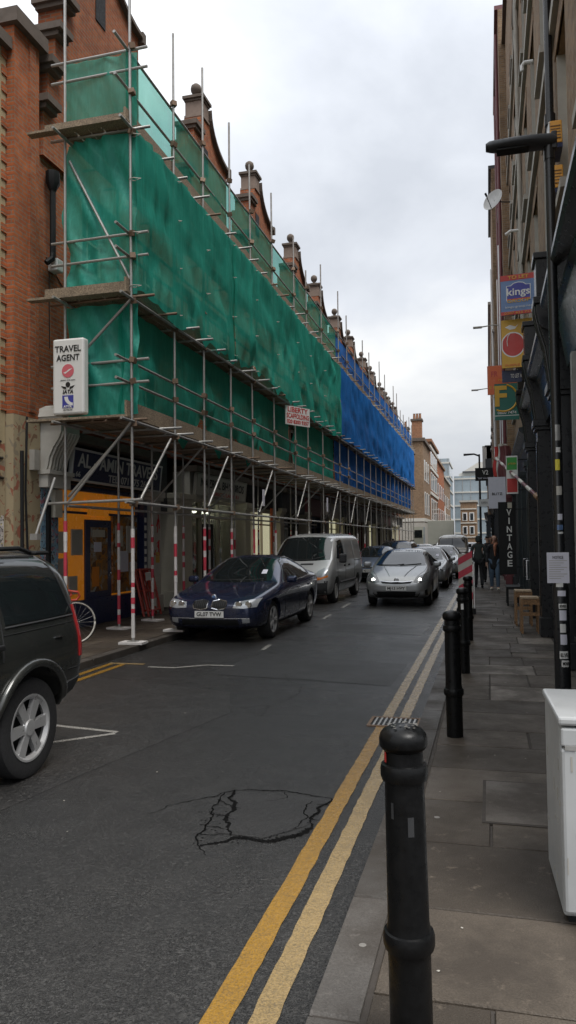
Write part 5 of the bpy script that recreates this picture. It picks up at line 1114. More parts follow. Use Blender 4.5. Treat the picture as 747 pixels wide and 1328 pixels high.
# ---- small hatch and dark estate beyond the van
make(hatch,'parked_car','small blue grey hatchback parked beyond the silver van','car',paint('blue grey car paint',(.10,.13,.18),.5,.3),(-4.72,33.0,0),-90,(.2,.64,7,'fan'))
suv_st=[(2.35,.52,.80,.86,.80,.68),(2.30,.46,.93,1.0,.90,.78),(2.1,.42,1.0,1.07,.945,.84),(1.25,.40,1.05,1.12,.955,.86),(1.08,.40,1.06,1.16,.955,.85),(.46,.40,1.08,1.57,.958,.755),(.2,.40,1.09,1.66,.958,.75),(-.9,.40,1.10,1.70,.958,.75),(-1.75,.41,1.10,1.69,.955,.75),(-2.02,.44,1.08,1.65,.945,.735),(-2.10,.50,1.05,1.55,.925,.715),(-2.12,.58,1.0,1.45,.90,.70)]
def suv(white_roof=False,txt='KR55 HDV'):
    c=Car(suv_st,(1.46,-1.38),.365,.95,arch=.44)
    c.patch('windscreen',M['carglass'],[(-.76,1.13),(0,1.11),(.76,1.13)],[(-.66,1.56),(0,1.59),(.66,1.56)],'front',.005)
    c.patch('side_window',M['carglass'],[(.88,1.12),(.2,1.13),(-.14,1.14)],[(.82,1.17),(.40,1.53),(-.14,1.60)],'side',.005,mirror=True); c.patch('side_window',M['carglass'],[(-.22,1.14),(-.85,1.15),(-1.0,1.15)],[(-.22,1.60),(-.85,1.605),(-.94,1.605)],'side',.005,mirror=True)
    c.patch('side_window',M['carglass'],[(-1.08,1.15),(-1.6,1.15),(-1.98,1.16)],[(-1.04,1.605),(-1.5,1.605),(-1.80,1.60)],'side',.005,mirror=True); c.seam('window_trim',M['plastic'],[(-1.06,1.13),(-2.0,1.14),(-1.81,1.62),(-1.0,1.625)],.008,off=.004)
    c.patch('rear_window',M['carglass'],[(-.62,1.15),(0,1.15),(.62,1.15)],[(-.58,1.55),(0,1.57),(.58,1.55)],'rear',.005)
    c.patch('tail_light',M['tail'],[(-2.105,.80),(-2.03,.80)],[(-2.095,1.22),(-2.02,1.22)],'side',.01,5,mirror=True)
    c.patch('lower_cladding',M['plastic'],[(1.0,.41),(0,.41),(-.92,.41)],[(1.0,.56),(0,.56),(-.92,.56)],'side',.014,3,mirror=True); c.patch('rear_cladding',M['plastic'],[(-1.84,.46),(-2.05,.50)],[(-1.84,.62),(-2.09,.64)],'side',.014,3,mirror=True)
    # wheel arch flares
    for ax in (1.46,-1.38):
        P=[(ax+.465*math.cos(a),.375+.465*math.sin(a)) for a in [math.pi*(.02+.96*i/20) for i in range(21)]]
        H=[c.hit(x,max(z,.42),'side',.012) for x,z in P]; H=[h for h in H if h]; c.solid('wheel_arch',MB().path(H,.036,8),BODY,True,'all')
    for q in ([(-.18,1.66),(-.18,1.1),(-.2,.6)],[(-1.02,1.64),(-1.03,1.14),(-1.0,.9)],[(.95,1.1),(.95,.6)]): c.seam('door_seam',KS,q,.006)
    c.seam('body_crease',KS,[(1.5,.80),(-.8,.82)],.006); c.seam('body_crease',KS,[(-1.03,1.08),(-2.08,1.09)],.005); c.seam('body_crease',KS,[(-1.85,.72),(-2.1,.72)],.006)
    for x in (-.32,.0): pass
    for x in (-.02,-.88): c.solid('door_handle',MB().box(x-.09,x+.09,.965,.995,.99,1.03),KS,True,False,None,.01)
    c.solid('fuel_flap_mark',MB().box(-1.76,-1.66,.94,.955,.99,1.0),M['chrome'],False)
    for y in (.66,): c.solid('roof_rail',MB().path([(.2,y,1.62),(.1,y,1.665),(-1.6,y,1.69),(-1.75,y,1.655)],.018,8),M['black_matt'],True)
    c.solid('rear_spoiler',MB().box(-2.13,-1.93,-.6,.6,1.63,1.665),M['black_matt'],False,False,None,.02)
    c.patch('headlight',M['lens'],[(.52,.86),(.82,.87)],[(.52,.99),(.82,1.0)],'front',.008,mirror=True); c.patch('grille',M['black_matt'],[(-.46,.85),(0,.85),(.46,.85)],[(-.46,.98),(0,.98),(.46,.98)],'front',.006,3); c.patch('bumper',M['plastic'],[(-.8,.56),(0,.55),(.8,.56)],[(-.84,.78),(0,.78),(.84,.78)],'front',.012,3)
    c.mirrors(.78,.94,1.2,KS,.2,.18,.13); h=c.hit(0,.66,'front',.016); c.plate(txt,h.x,0,.66,'front'); h=c.hit(0,.85,'rear',.01); c.plate(txt,h.x,0,.85,'rear',m=M['yellow'])
    return c
cd=suv()
make(cd,'parked_suv','dark grey green four by four cropped by the left edge of the picture','car',P_dgrey,(-4.22,3.62,0),-90,(.25,.66,6,'mid'))
make(cd,'parked_suv','black four by four parked far along beside the scaffolding','car',P_black,(-4.55,39.5,0),-90,(.25,.66,5,'fat'))
# ---- upright four by four with a white roof
df_st=[(2.10,.55,.92,.98,.80,.72),(2.07,.5,1.02,1.08,.84,.76),(1.95,.48,1.06,1.12,.86,.78),(.95,.48,1.12,1.18,.87,.80),(.82,.48,1.12,1.22,.87,.80),(.60,.48,1.14,1.82,.87,.76),(.45,.48,1.15,1.95,.87,.75),(-1.6,.48,1.15,1.97,.87,.75),(-1.75,.5,1.14,1.92,.865,.745),(-1.78,.55,1.1,1.85,.85,.73)]
c=Car(df_st,(1.35,-1.05),.38,.87,arch=.46)
c.patch('windscreen',M['carglass'],[(-.70,1.25),(0,1.25),(.70,1.25)],[(-.68,1.76),(0,1.77),(.68,1.76)],'front',.006); c.seam('screen_pillar',KS,[(0,1.25),(0,1.77)],.012,'front',False,.01)
c.patch('side_window',M['carglass'],[(.5,1.2),(-.2,1.2)],[(.42,1.72),(-.2,1.74)],'side',.006,mirror=True); c.patch('side_window',M['carglass'],[(-.35,1.2),(-1.5,1.2)],[(-.35,1.74),(-1.5,1.74)],'side',.006,mirror=True)
c.patch('roof',M['white'],[(.50,-.72),(-.5,-.74),(-1.7,-.72)],[(.50,.72),(-.5,.74),(-1.7,.72)],'top',.02,8)
c.patch('roof_header',M['white'],[(-.70,1.80),(0,1.81),(.70,1.80)],[(-.66,1.92),(0,1.94),(.66,1.92)],'front',.012,4)
c.patch('grille',M['black_matt'],[(-.3,.72),(0,.72),(.3,.72)],[(-.3,.98),(0,.98),(.3,.98)],'front',.012,3); c.patch('bumper',M['black_matt'],[(-.82,.56),(0,.56),(.82,.56)],[(-.82,.68),(0,.68),(.82,.68)],'front',.05,3)
for y in (.50,): h=c.hit(y,.88,'front',.0); c.solid('headlight',MB().lathe([(.1,-.01),(.1,.03),(.06,.05)],16,h,'x'),M['lens'],True)
h=c.hit(.5,.88,'front',.045); c.solid('lit_bulb',MB().lathe([(.05,0),(.05,.02)],12,h,'x'),M['lamp_on'])
h=c.hit(.68,.88,'front',.0); c.solid('indicator',MB().lathe([(.04,-.01),(.04,.03)],10,h,'x'),M['indicator'],True); c.mirrors(.62,.88,1.35,KS,.16,.2,.06)
h=c.hit(0,.64,'front',.06); c.plate('G741 BYX',h.x,0,.64,'front')
make(c,'queued_suv','upright olive four by four with white roof farther back in the queue','car',paint('dull olive brown paint',(.15,.13,.10),.1,.35),(-1.98,44.6,0),-90,(.25,.6,6,'fat'))
# ---- farther traffic
make(hatch,'queued_car','white hatchback at the far end of the queue on the right','car',P_white,(-1.3,58,0),-90,(.2,.64,7,'fan'))
make(cq,'parked_car','white saloon parked far along the left, seen over the queue','car',P_white,(-4.0,48,0),-90,(.22,.68,5,'fan'))
make(cd,'queued_suv','pale silver four by four at the far end of the street','car',P_silver,(-3.3,64,0),-90,(.25,.66,5,'fat'))
# lorry body across the far street
M['lorry']=pm('grey green lorry panel',(.30,.31,.27),.6,var=.2,scale=1.5)
lo=thing('box_lorry','white box lorry body standing across the far end of the street','lorry',(-4.2,72,0))
BX('cargo_box',(-1.2,1.1,-1,1.2,1.0,3.45),M['lorry'],lo,.03); MB().prism([(-1,.5),(1.0,.5),(1.0,2.9),(-.8,2.9),(-1.0,1.9)],lambda a,b,t:(-2.5-.8*a*0+(t),a,b),0,.9).build('cab',P_tan,lo); BX('cab_glass',(-2.4,-1.7,-1.02,-.9,1.9,2.6),M['carglass'],lo)
for x in (-2.0,.6):
    for y in (-.8,.95): MB().lathe([(.1,-.12),(.45,-.12),(.45,.12),(.1,.12)],20,(x,y,.45),'y').build('wheel',M['rubber'],lo)
# ------------------------------------------------------------------ bollards and street furniture
bprof=[(.085,-.2),(.085,.30),(.087,.335),(.098,.338),(.103,.352),(.103,.376),(.098,.390),(.088,.393),(.083,.42),(.079,.858),(.090,.861),(.095,.873),(.095,.897),(.090,.909),(.079,.912),(.077,.955),(.088,.958),(.096,.968),(.097,.990),(.092,1.004),(.08,1.016),(.05,1.027),(.012,1.031)]
bprof=[(r*.79,z) for r,z in bprof]
BP=[(-.265,2.46,'nearest black bollard with scuffed domed cap, cropped by the bottom edge',R(.7)),(-.30,6.45,'second black bollard from the camera, standing alone on the pavement',R(.5)),(-.315,9.5,'third black bollard, just in front of the striped barrier board',R(.3)),(-.335,12.55,'farthest black bollard, half hidden behind the third',R(0))]
m=M['bollard']=pm('thick black bollard paint',(.005,.0052,.0055),.36,var=.5,scale=14,bs=22,bstr=.2,rvar=.14,spec=.22)
shaft=MB().lathe(bprof[:18],36).mesh('shaft',m,50); capm=MB().lathe([(.06,.95)]+bprof[16:],36).mesh('cap',m,50)
chip=pm('chipped bare patches',(.10,.095,.085),.7,var=.4,scale=40)
for i,(x,y,l,tl) in enumerate(BP):
    b=thing('bollard',l,'bollard',(x,y,PZ),0,'black bollards along the kerb'); b.rotation_euler=(0,-tl,0)
    link('shaft',shaft,b); c=link('cap',capm,b)
    k=MB(); rr=random.Random(i)
    for q in range(26 if i==0 else 12):
        a=rr.uniform(0,6.28); r=rr.uniform(.01,.052); s_=rr.uniform(.002,.008); z=1.0325-.9*r*r*2.4
        k.add([(r*math.cos(a)+s_*math.cos(t)*rr.uniform(.5,1.4),r*math.sin(a)+s_*math.sin(t)*rr.uniform(.5,1.4),z+.001) for t in (0,1,2,3.2,4.3,5.2)],[(0,1,2,3,4,5)])
    tag(k.build('chipped_paint',chip,b),kind='stuff')
    st=MB(); 
    if i==0:
        for (a0,a1,z0,z1) in ((-2.75,-2.5,.918,.95),): st.grid(lambda u,v:(.0632*math.cos(a0+(a1-a0)*u),  .0632*math.sin(a0+(a1-a0)*u),z0+(z1-z0)*v),5,1)
        st.build('red_sticker',M['red'],b); st=MB()
        for (a0,a1,z0,z1) in ((-1.35,-1.05,.70,.76),(-2.2,-2.05,.75,.80)): st.grid(lambda u,v:(.0645*math.cos(a0+(a1-a0)*u),.0645*math.sin(a0+(a1-a0)*u),z0+(z1-z0)*v),5,1)
        st.build('worn_sticker',M['plastic'],b)
    if i==2:
        st.grid(lambda u,v:(.0637*math.cos(-1.9+.5*u),.0637*math.sin(-1.9+.5*u),.77+.07*v),5,1); st.build('white_sticker',M['offwhite'],b)
# striped barrier board behind the bollards
sb=thing('barrier_board','red and white striped barrier board standing by the kerb near pedestrians','barrier',(-.50,17.0,PZ))
BX('panel',(-.15,.15,-.015,.015,.12,1.30),M['stone_pale'],sb); BX('foot',(-.2,.2,-.15,.15,0,.12),M['black_matt'],sb)
for k in range(4):
    z=.2+.3*k; MB().prism([(-.15,z-.05),(.15,z+.12),(.15,z+.27),(-.15,z+.10)],lambda a,b,t:(a,-.015-t,b),0,.003).build('red_stripe',M['tape_red'],sb)
BX('side_panel',(.17,.19,-.02,.5,.12,1.1),M['offwhite'],sb)
for k in range(4): BX('side_stripe',(.165,.17,-.02,.5,.2+.24*k,.31+.24*k),M['tape_red'],sb)
# lamp post with stickers
lp=thing('lamp_post','black street lamp post plastered with stickers beside the shopfront','lamp post',(.69,8.1,PZ))
ps=MB(); ps.lathe([(.078,-.1),(.078,1.12),(.07,1.17),(.052,1.22),(.050,3.2),(.047,5.55)],24); ps.build('column',M['black_paint'],lp,40)
ps=MB(); ps.tube((0,0,5.5),(0,0,5.72),.055,14); ps.build('collar',M['black_paint'],lp,True)
hd=MB()
def lh(u,v):
    x=.07-.70*u; a=2*math.pi*v; w=(.10+.05*math.sin(math.pi*min(1,u*1.15)))*(1 if u<.93 else .75); hgt=(.085-.02*u)*(1 if .03<u<.95 else .55)
    return (x,w*math.cos(a)*.9,5.68+.03*u+(hgt*math.sin(a) if math.sin(a)>0 else hgt*.62*math.sin(a)))
hd.grid(lh,18,16); hd.lathe([(.03,.62),(.02,.64)],8,(0,0,0),'x') if 0 else None
hd.build('lantern_head',M['charcoal'],lp,'all'); BX('lantern_lens',(-.52,-.2,-.07,.07,5.642,5.655),M['black_matt'],lp)
cv=MB(); cv.box(.02,.075,-.05,.05,5.6,5.78); cv.build('arm_joint',M['charcoal'],lp,bevel=.01)
def sticker(name,mat,a,w,z,h,r=.0795,txt=None):
    mb=MB(); da=w/r; mb.grid(lambda u,v:(r*math.cos(a-da/2+da*u),r*math.sin(a-da/2+da*u),z+h*v),6,1); o=mb.build(name,mat,lp,'all')
    if txt:
        c=Vector((math.cos(a),math.sin(a),0)); rt=Vector((-math.sin(a),math.cos(a),0)); text(txt,h*.62,c*(r+.004)+Vector((0,0,z+h/2)),rt,(0,0,1),M['black'],o,width=w*.8,bold=.001)
fa=math.atan2(-8.1,-.69)+.12
for (m_,da,w,z,h,r,tx) in (('offwhite',.1,.085,.42,.075,.0795,'ELVS'),('offwhite',.25,.075,.34,.065,.0795,'MOVE'),('paper',.12,.065,.56,.10,.0795,None),('offwhite',.05,.055,.68,.085,.0795,None),('paper',.1,.07,.80,.10,.0795,None),('offwhite',.1,.08,.915,.05,.0795,'EYES'),('paper',.0,.08,1.04,.055,.0795,None),('offwhite',-.25,.07,1.10,.07,.076,None),('offwhite',.15,.05,1.66,.02,.052,None),('paper',.15,.05,1.80,.06,.052,None),('stone_pale',.1,.055,2.05,.09,.052,None),('yellow',-.1,.045,2.30,.11,.052,None),('offwhite',.1,.045,2.48,.05,.052,None),('steel',.1,.05,2.6,.16,.052,None),('midblue',.1,.06,1.70,.05,.0515,None)): sticker('sticker',M[m_],fa+da,w,z,h,r,tx)
nt_=thing('paper_notice','white printed notice in plastic taped to the lamp post','notice',(.665,8.03,1.42+PZ*0))
BX('sheet',(-.105,.105,-.006,0,-.15,.155),M['paper'],nt_); text('NOTICE',.04,(0,-.007,.105),EX,EZ,M['black'],nt_,width=.1)
for i in range(9): BX('print_line',(-.085,.085-.03*(i%3),-.0072,-.006,.07-.022*i,.075-.022*i),M['stone'],nt_)
# cable ties on post
M['fridge']=pm('grimy white enamel',(.40,.41,.41),.42,var=.22,scale=2.6,rvar=.12,fine=None)
# white fridge dumped on the pavement
FS=.92
fr_=thing('fridge','white fridge dumped on the right pavement, cropped by the picture edge','fridge',(.275,3.40,PZ),R(2))
MB().box(0,.55,.045,.62,.03,.90).build('cabinet',M['fridge'],fr_,False,.012)
MB().box(0,.55,0,.042,.06,.80).build('door',M['fridge'],fr_,False,.014); MB().box(-.01,.56,-.005,.63,.905,.945).build('worktop',M['fridge'],fr_,False,.012)
MB().box(0,.55,.0,.042,.81,.895).build('top_panel',M['fridge'],fr_,False,.01); BX('plinth',(.02,.53,.06,.6,0,.03),M['black_matt'],fr_); BX('door_seal',(.01,.54,.0405,.0465,.07,.89),M['charcoal'],fr_); BX('hinge',(.015,.06,-.004,.03,.795,.815),M['steel'],fr_); BX('maker_plate',(.22,.33,-.003,.001,.84,.86),M['steel'],fr_)
gm_=MB(); rg_=random.Random(9)
for i in range(14):
    z=rg_.uniform(.1,.78); x=rg_.uniform(.01,.5); w=rg_.uniform(.004,.012); gm_.box(x,x+w,-.0014,-.0004,z,z+rg_.uniform(.02,.12))
for i in range(10):
    z=rg_.uniform(.06,.85); y_=rg_.uniform(.06,.55); gm_.box(-.0014,-.0004,y_,y_+rg_.uniform(.004,.03),z,z+rg_.uniform(.01,.06))
tag(gm_.build('scuff_mark',M['stone'],fr_),kind='stuff')
fr_.scale=(1,1,FS)
cbx=tag(MB().prism([(.10,.10),(.36,.06),(.42,.30),(.16,.34)],lambda a,b,t:(.255+a,3.42+b,PZ+.946*.92+t),0,.012).build('card_scrap',M['cardboard']),'scrap of brown cardboard lying on top of the fridge','cardboard')
# stools and bench
def stool(x,y,l,h=.62):
    t=thing('wooden_stool',l,'stool',(x,y,PZ),R(2),'wooden stools by the black shopfront'); BX('seat',(-.15,.15,-.17,.17,h-.035,h),M['wood_top'],t,.006)
    for sx in (-1,1):
        for sy in (-1,1): BX('leg',(sx*.135-.018,sx*.135+.018,sy*.15-.018,sy*.15+.018,0,h-.035),M['wood'],t)
    BX('side_board',(-.15,-.13,-.13,.13,.06,h-.04),M['wood'],t); BX('rail',(-.12,.12,-.165,-.15,.3,.36),M['wood'],t); BX('front_board',(-.115,.115,-.16,-.145,h-.13,h-.04),M['wood'],t)
stool(.655,13.75,'nearer wooden stool standing by the black shopfront'); stool(.60,14.9,'farther wooden stool, just behind the nearer one',.66)
bn=thing('bench','low dark bench under the VINTAGE sign','bench',(.55,19.5,PZ)); BX('seat',(-.16,.16,-.5,.5,.40,.46),M['black_matt'],bn)
for sx in (-1,1):
    for sy in (-1,1): BX('leg',(sx*.13-.02,sx*.13+.02,sy*.44-.02,sy*.44+.02,0,.40),M['black_matt'],bn)
# A tall thin lamp column far along on the right kerb
fl=thing('lamp_column','thin black lamp column far along the right kerb','lamp post',(-.42,46,PZ)); MB().tube((0,0,-.1),(0,0,6.6),.07,8,.05).build('column',M['black_matt'],fl); MB().path([(0,0,6.5),(-.3,0,6.62),(-.9,0,6.6)],[.05,.05,.07],8).build('lantern',M['black_matt'],fl)
for i,(y,x,z) in enumerate(((30,.55,9.9),(38,.3,9.0))):
    t=thing('wall_lamp',('nearer' if i==0 else 'farther')+' thin street lamp arm sticking out from the right wall','wall lamp',(x,y,z)); MB().path([(.3,0,0),(-.2,0,.03),(-.75,0,-.02)],[.02,.02,.03],6).build('arm',M['stone'],t); MB().box(-.95,-.62,-.06,.06,-.05,.01).build('lantern',M['stone'],t)
# bicycle leaning at the scaffold
bk=thing('bicycle','white road bicycle with red bar tape leaning on taped scaffold pole','bicycle',(-6.86,10.75,PZ),R(48))
def ring(x): 
    m=MB(); m.path([(x+.325*math.cos(2*math.pi*i/36),0,.335+.325*math.sin(2*math.pi*i/36)) for i in range(37)],.016,6); return m
for x in (-.5,.5):
    w_=ring(x).build('wheel',M['stone_pale'],bk,'all'); t_=MB(); t_.path([(x+.335*math.cos(2*math.pi*i/36),0,.335+.335*math.sin(2*math.pi*i/36)) for i in range(37)],.013,6); t_.build('tyre',M['rubber'],w_,'all')
    s_=MB()
    for i in range(20): a=2*math.pi*i/20; s_.tube((x,.02*(-1)**i,.335),(x+.32*math.cos(a),0,.335+.32*math.sin(a)),.0013,4)
    s_.build('spokes',M['steel'],w_)
f=MB()
for a,b,r in (((-.5,.335),(-.07,.29),.011),((-.07,.29),(-.19,.80),.015),((-.5,.335),(-.17,.74),.009),((-.17,.74),(.36,.74),.015),((-.07,.29),(.39,.62),.018),((.36,.76),(.40,.6),.018),((.40,.6),(.5,.335),.012)): f.tube((a[0],0,a[1]),(b[0],0,b[1]),r,8)
f.build('frame',M['white'],bk,True); MB().prism([(-.33,.86),(-.05,.88),(-.05,.91),(-.33,.92)],lambda a,b,t:(a,t,b),-.06,.06).build('saddle',M['black_matt'],bk,bevel=.02); MB().tube((-.19,0,.78),(-.21,0,.87),.013,8).build('seat_post',M['steel'],bk)
for s_ in (-1,1): MB().path([(.36,0,.86),(.37,s_*.19,.86),(.47,s_*.21,.85),(.50,s_*.21,.78),(.45,s_*.21,.72),(.36,s_*.21,.72)],.019,8).build('handlebar',M['redplastic'],bk,'all')
MB().lathe([(.08,-.01),(.09,0),(.08,.01)],24,(-.07,.04,.29),'y').build('chainring',M['steel'],bk); MB().path([(.36,0,.78),(.36,0,.86)],.015,8).build('stem',M['steel'],bk)
MB().lathe([(.02,.62),(.17,.62),(.19,.88),(.175,.88),(.155,.64),(.02,.635)],14,(.44,0,.05)).build('wheel_bag',M['redplastic'],bk) if 0 else None
# ------------------------------------------------------------------ people
def skin_mesh(chains,sub=2,smooth=.4):
    """chains: list of lists of (x,y,z,r) or (x,y,z,rx,ry); later chains may start with an index tuple ('at',chain,idx)"""
    vs=[];es=[];rad=[];idx={}
    for ci,ch in enumerate(chains):
        prev=None
        for k,p in enumerate(ch):
            if p[0]=='at': prev=idx[(p[1],p[2])]; continue
            vs.append(p[:3]); rad.append((p[3],p[4] if len(p)>4 else p[3])); i=len(vs)-1; idx[(ci,k)]=i
            if prev is not None: es.append((prev,i))
            prev=i
    me=bpy.data.meshes.new('sk'); me.from_pydata(vs,es,[]); ob=bpy.data.objects.new('sk',me); TL.objects.link(ob)
    m=ob.modifiers.new('k','SKIN'); m.use_smooth_shade=True; m.branch_smoothing=smooth; s=ob.modifiers.new('s','SUBSURF'); s.levels=sub; s.render_levels=sub
    for i,r in enumerate(rad): me.skin_vertices[0].data[i].radius=r
    for i in range(len(vs)): me.skin_vertices[0].data[i].use_root=(i==0)
    r=baked(ob); bpy.data.objects.remove(ob); bpy.data.meshes.remove(me)
    r.polygons.foreach_set('use_smooth',[True]*len(r.polygons)); return r
def cloth(name,c,var=.25): return pm(name,c,.85,var=var,scale=14,bs=50,bstr=.25)
def person(label,loc,rz,h,jacket,trouser,hair,stride=.16,long_coat=False,hood=False,scarf=None,hands_in=False,shoes=None,group='pedestrians on the right pavement',hairlen=0):
    """+x is forward; z up; built 1.75 m tall then scaled"""
    t=thing('person',label,'person',loc,R(rz),group); t.scale=(h/1.75,)*3
    S=stride; lf,rf=S,-S
    hip=(.0,0,.92)
    def leg(sd,fx,grow=0):
        kx=fx*.55+.05; return [(0,sd*.085,.90,.092+grow),(kx,sd*.095,.50,.064+grow),(fx-.02,sd*.10,.14,.044+grow),(fx-.01,sd*.10,.08,.042+grow)]
    def arm(sd,sw,grow=0):
        return [(0,sd*.17,1.43,.062+grow),(-.02-sw*.1,sd*.225,1.18,.048+grow),(sw*.35+.04,sd*.235,.95,.038+grow),(sw*.5+.06,sd*.235,.87,.030+grow)]
    # body: one continuous surface (head, neck, torso, limbs, hands with fingers)
    ch=[[(0,0,.95,.13,.16),(0,0,1.15,.11,.14),(0,0,1.36,.11,.16),(0,0,1.47,.06,.07),(.015,0,1.55,.052),(.025,0,1.63,.085,.078),(.02,0,1.69,.09,.082),(.015,0,1.735,.055)]]
    ch.append([('at',0,0)]+[(p[0],p[1],p[2],p[3]*.85) for p in leg(1,lf)]+[(lf+.12,.11,.035,.03)]); ch.append([('at',0,0)]+[(p[0],p[1],p[2],p[3]*.85) for p in leg(-1,rf)]+[(rf+.12,-.11,.035,.03)])
    ch.append([('at',0,2)]+[(p[0],p[1],p[2],p[3]*.8) for p in arm(1,-S)]); ch.append([('at',0,2)]+[(p[0],p[1],p[2],p[3]*.8) for p in arm(-1,S)])
    k=len(ch)
    for a in (3,4):
        p=ch[a][-1]; sd=1 if p[1]>0 else -1
        ch.append([('at',a,4),(p[0]+.01,p[1],p[2]-.06,.026,.014)]); pi=len(ch)-1
        for f,(dx,L) in enumerate(((.026,.062),(.009,.072),(-.008,.066),(-.024,.052))): ch.append([('at',pi,1),(p[0]+.01+dx,p[1],p[2]-.10,.009),(p[0]+.012+dx,p[1]-sd*.012,p[2]-.10-L*.6,.008),(p[0]+.012+dx,p[1]-sd*.03,p[2]-.10-L,.007)])
        ch.append([('at',pi,1),(p[0]+.04,p[1]-sd*.012,p[2]-.075,.010),(p[0]+.05,p[1]-sd*.022,p[2]-.11,.009)])
    me=skin_mesh(ch); me.materials.append(M['skin']); link('body',me,t)
    f=MB(); f.prism([(.10,1.66),(.128,1.625),(.10,1.615)],lambda a,b,q:(a,q,b),-.013,.013); f.build('nose',M['skin'],t,bevel=.006)
    for sd in (-1,1): MB().sphere((.095,sd*.032,1.655),.011,8).build('eye',M['black'],t,'all'); MB().sphere((.01,sd*.085,1.64),.028,8,sz=1.2).build('ear',M['skin'],t,'all')
    BX('mouth',(.095,.108,-.024,.024,1.585,1.593),M['pink'],t)
    # jacket
    jb=.62 if long_coat else .84
    jc=[[(0,0,1.2,.135,.175),(0,0,1.36,.135,.19),(0,0,1.455,.085,.10),(0,0,1.50,.072)],[('at',0,0),(0,0,1.0,.14,.175),(0,0,jb,.15 if long_coat else .135,.19 if long_coat else .17)]]
    jc.append([('at',0,1)]+arm(1,-S,.014)); jc.append([('at',0,1)]+arm(-1,S,.014))
    me=skin_mesh(jc); me.materials.append(jacket); link('jacket',me,t)
    tm=[[(0,0,.96,.125,.155)],[('at',0,0)]+leg(1,lf,.014),[('at',0,0)]+leg(-1,rf,.014)]
    me=skin_mesh(tm); me.materials.append(trouser); link('trousers',me,t)
    for sd,fx in ((1,lf),(-1,rf)):
        me=skin_mesh([[(fx-.06,sd*.10,.05,.045,.042),(fx+.04,sd*.105,.045,.046,.042),(fx+.15,sd*.115,.032,.036,.028)]],2); me.materials.append(shoes or M['black_matt']); link('shoe',me,t)
    hm=MB()
    if hood:
        me=skin_mesh([[(-.03,0,1.50,.10,.11),(-.02,0,1.60,.10,.10),(-.01,0,1.69,.105,.10),(-.01,0,1.745,.07,.07)]]); me.materials.append(jacket); link('hood',me,t)
    else:
        cc=[[(-.012,0,1.66,.098,.092),(-.012,0,1.72,.098,.09),(-.005,0,1.765,.055)]]
        if hairlen: cc.append([('at',0,0),(-.05,0,1.58,.075,.09),(-.06,0,1.58-hairlen,.055,.09)]); cc.append([('at',0,0),(.03,.085,1.58,.03),(.05,.09,1.58-hairlen,.028)]); cc.append([('at',0,0),(.03,-.085,1.58,.03),(.05,-.09,1.58-hairlen,.028)])
        me=skin_mesh(cc); me.materials.append(hair); link('hair',me,t)
    if scarf:
        me=skin_mesh([[(.06,.04,1.50,.06,.07),(.0,.09,1.49,.05,.06),(-.06,0,1.49,.05,.06),(.0,-.09,1.49,.05,.06),(.06,-.03,1.49,.06,.07)],[('at',0,0),(.12,.02,1.38,.055,.075),(.135,.03,1.2,.03,.075),(.13,.03,1.08,.02,.07)]]); me.materials.append(scarf); link('scarf',me,t)
    return t
J1=cloth('charcoal green jacket',(.030,.038,.036)); J2=cloth('black coat',(.012,.013,.016)); TR=cloth('black trousers',(.012,.012,.014)); JE=cloth('blue jeans',(.085,.13,.19)); HB=cloth('brown hair',(.10,.045,.025)); HD=cloth('dark hair',(.02,.015,.012)); SCF=cloth('rust orange scarf',(.36,.15,.09)); HV=cloth('yellow green hi vis',(.42,.55,.08))
person('pedestrian in charcoal hooded jacket walking away beside the striped barrier',(-.33,26.0,PZ),90,1.74,J1,TR,HD,.11,hood=True)
person('pedestrian in black coat, jeans and rust scarf walking towards the camera',(.17,25.0,PZ),-92,1.72,J2,JE,HB,.10,long_coat=True,scarf=SCF,hairlen=.16,shoes=M['cream'])
person('pedestrian in black half hidden behind the one with the rust scarf',(-.04,29.0,PZ),92,1.72,J2,TR,HD,.16)
person('far pedestrian in brown coat beyond the black clad walker',(.12,33.0,PZ),88,1.70,cloth('brown coat',(.07,.045,.035)),TR,HB,.14,long_coat=True)
person('worker in yellow green high visibility jacket far along the scaffolding',(-5.2,43,0),90,1.78,HV,TR,HD,.05,group='workers by the scaffolding')
# ------------------------------------------------------------------ far end of the street
def far_block(name,label,x0,x1,y0,y1,h,br,rows,cols,face='x',ww=1.0,frame='offwhite',band=None,hw=None,cop='stone_dark'):
    t=thing(name,label,'building',(0,0,0)); BX('wall',(x0,x1,y0,y1,0,h),M[br],t); BX('parapet',(x0-.2,x1+.25,y0-.2,y1,h,h+.35),M[cop],t)
    for z in (band or ()): BX('band',(x1,x1+.12,y0,y1,z,z+.35),M['stone_pale'],t); BX('band',(x0,x1+.12,y0-.12,y0,z,z+.35),M['stone_pale'],t)
    for (z0,z1) in rows:
        for c in cols:
            w=BX('window',(x1-.05,x1+.06,c-ww/2,c+ww/2,z0,z1),M[frame],t); BX('pane',(x1+.05,x1+.075,c-ww/2+.12,c+ww/2-.12,z0+.12,z1-.12),M['glass'],w)
    return t
t=far_block('corner_building','brown brick corner building with tall chimney beyond the blue sheeting',-14,-6.45,80,90,12.0,'brick_tan',[(4.4,6.8),(8,10.2)],[82,84.5,87],cop='stone_dark',band=(3.6,))
BX('ground_floor',(-14,-6.35,79.9,90,0,3.5),M['stone'],t)
for cx_,w_,h_ in ((-7.05,1.0,14.2),(-8.2,.5,13.4)):
    ch_=BX('chimney',(cx_-w_/2,cx_+w_/2,80.2,81.4,12.35,h_),M['brick_rust'],t); BX('chimney_cap',(cx_-w_/2-.12,cx_+w_/2+.12,80.1,81.5,h_,h_+.2),M['stone_dark'],ch_)
    for k in range(3 if w_>.6 else 1): MB().lathe([(.15,h_+.2),(.12,h_+.75),(.15,h_+.8)],10,(cx_-w_/4+(k*.3 if w_>.6 else .1),80.6,0)).build('chimney_pot',M['brick_rust'],ch_)
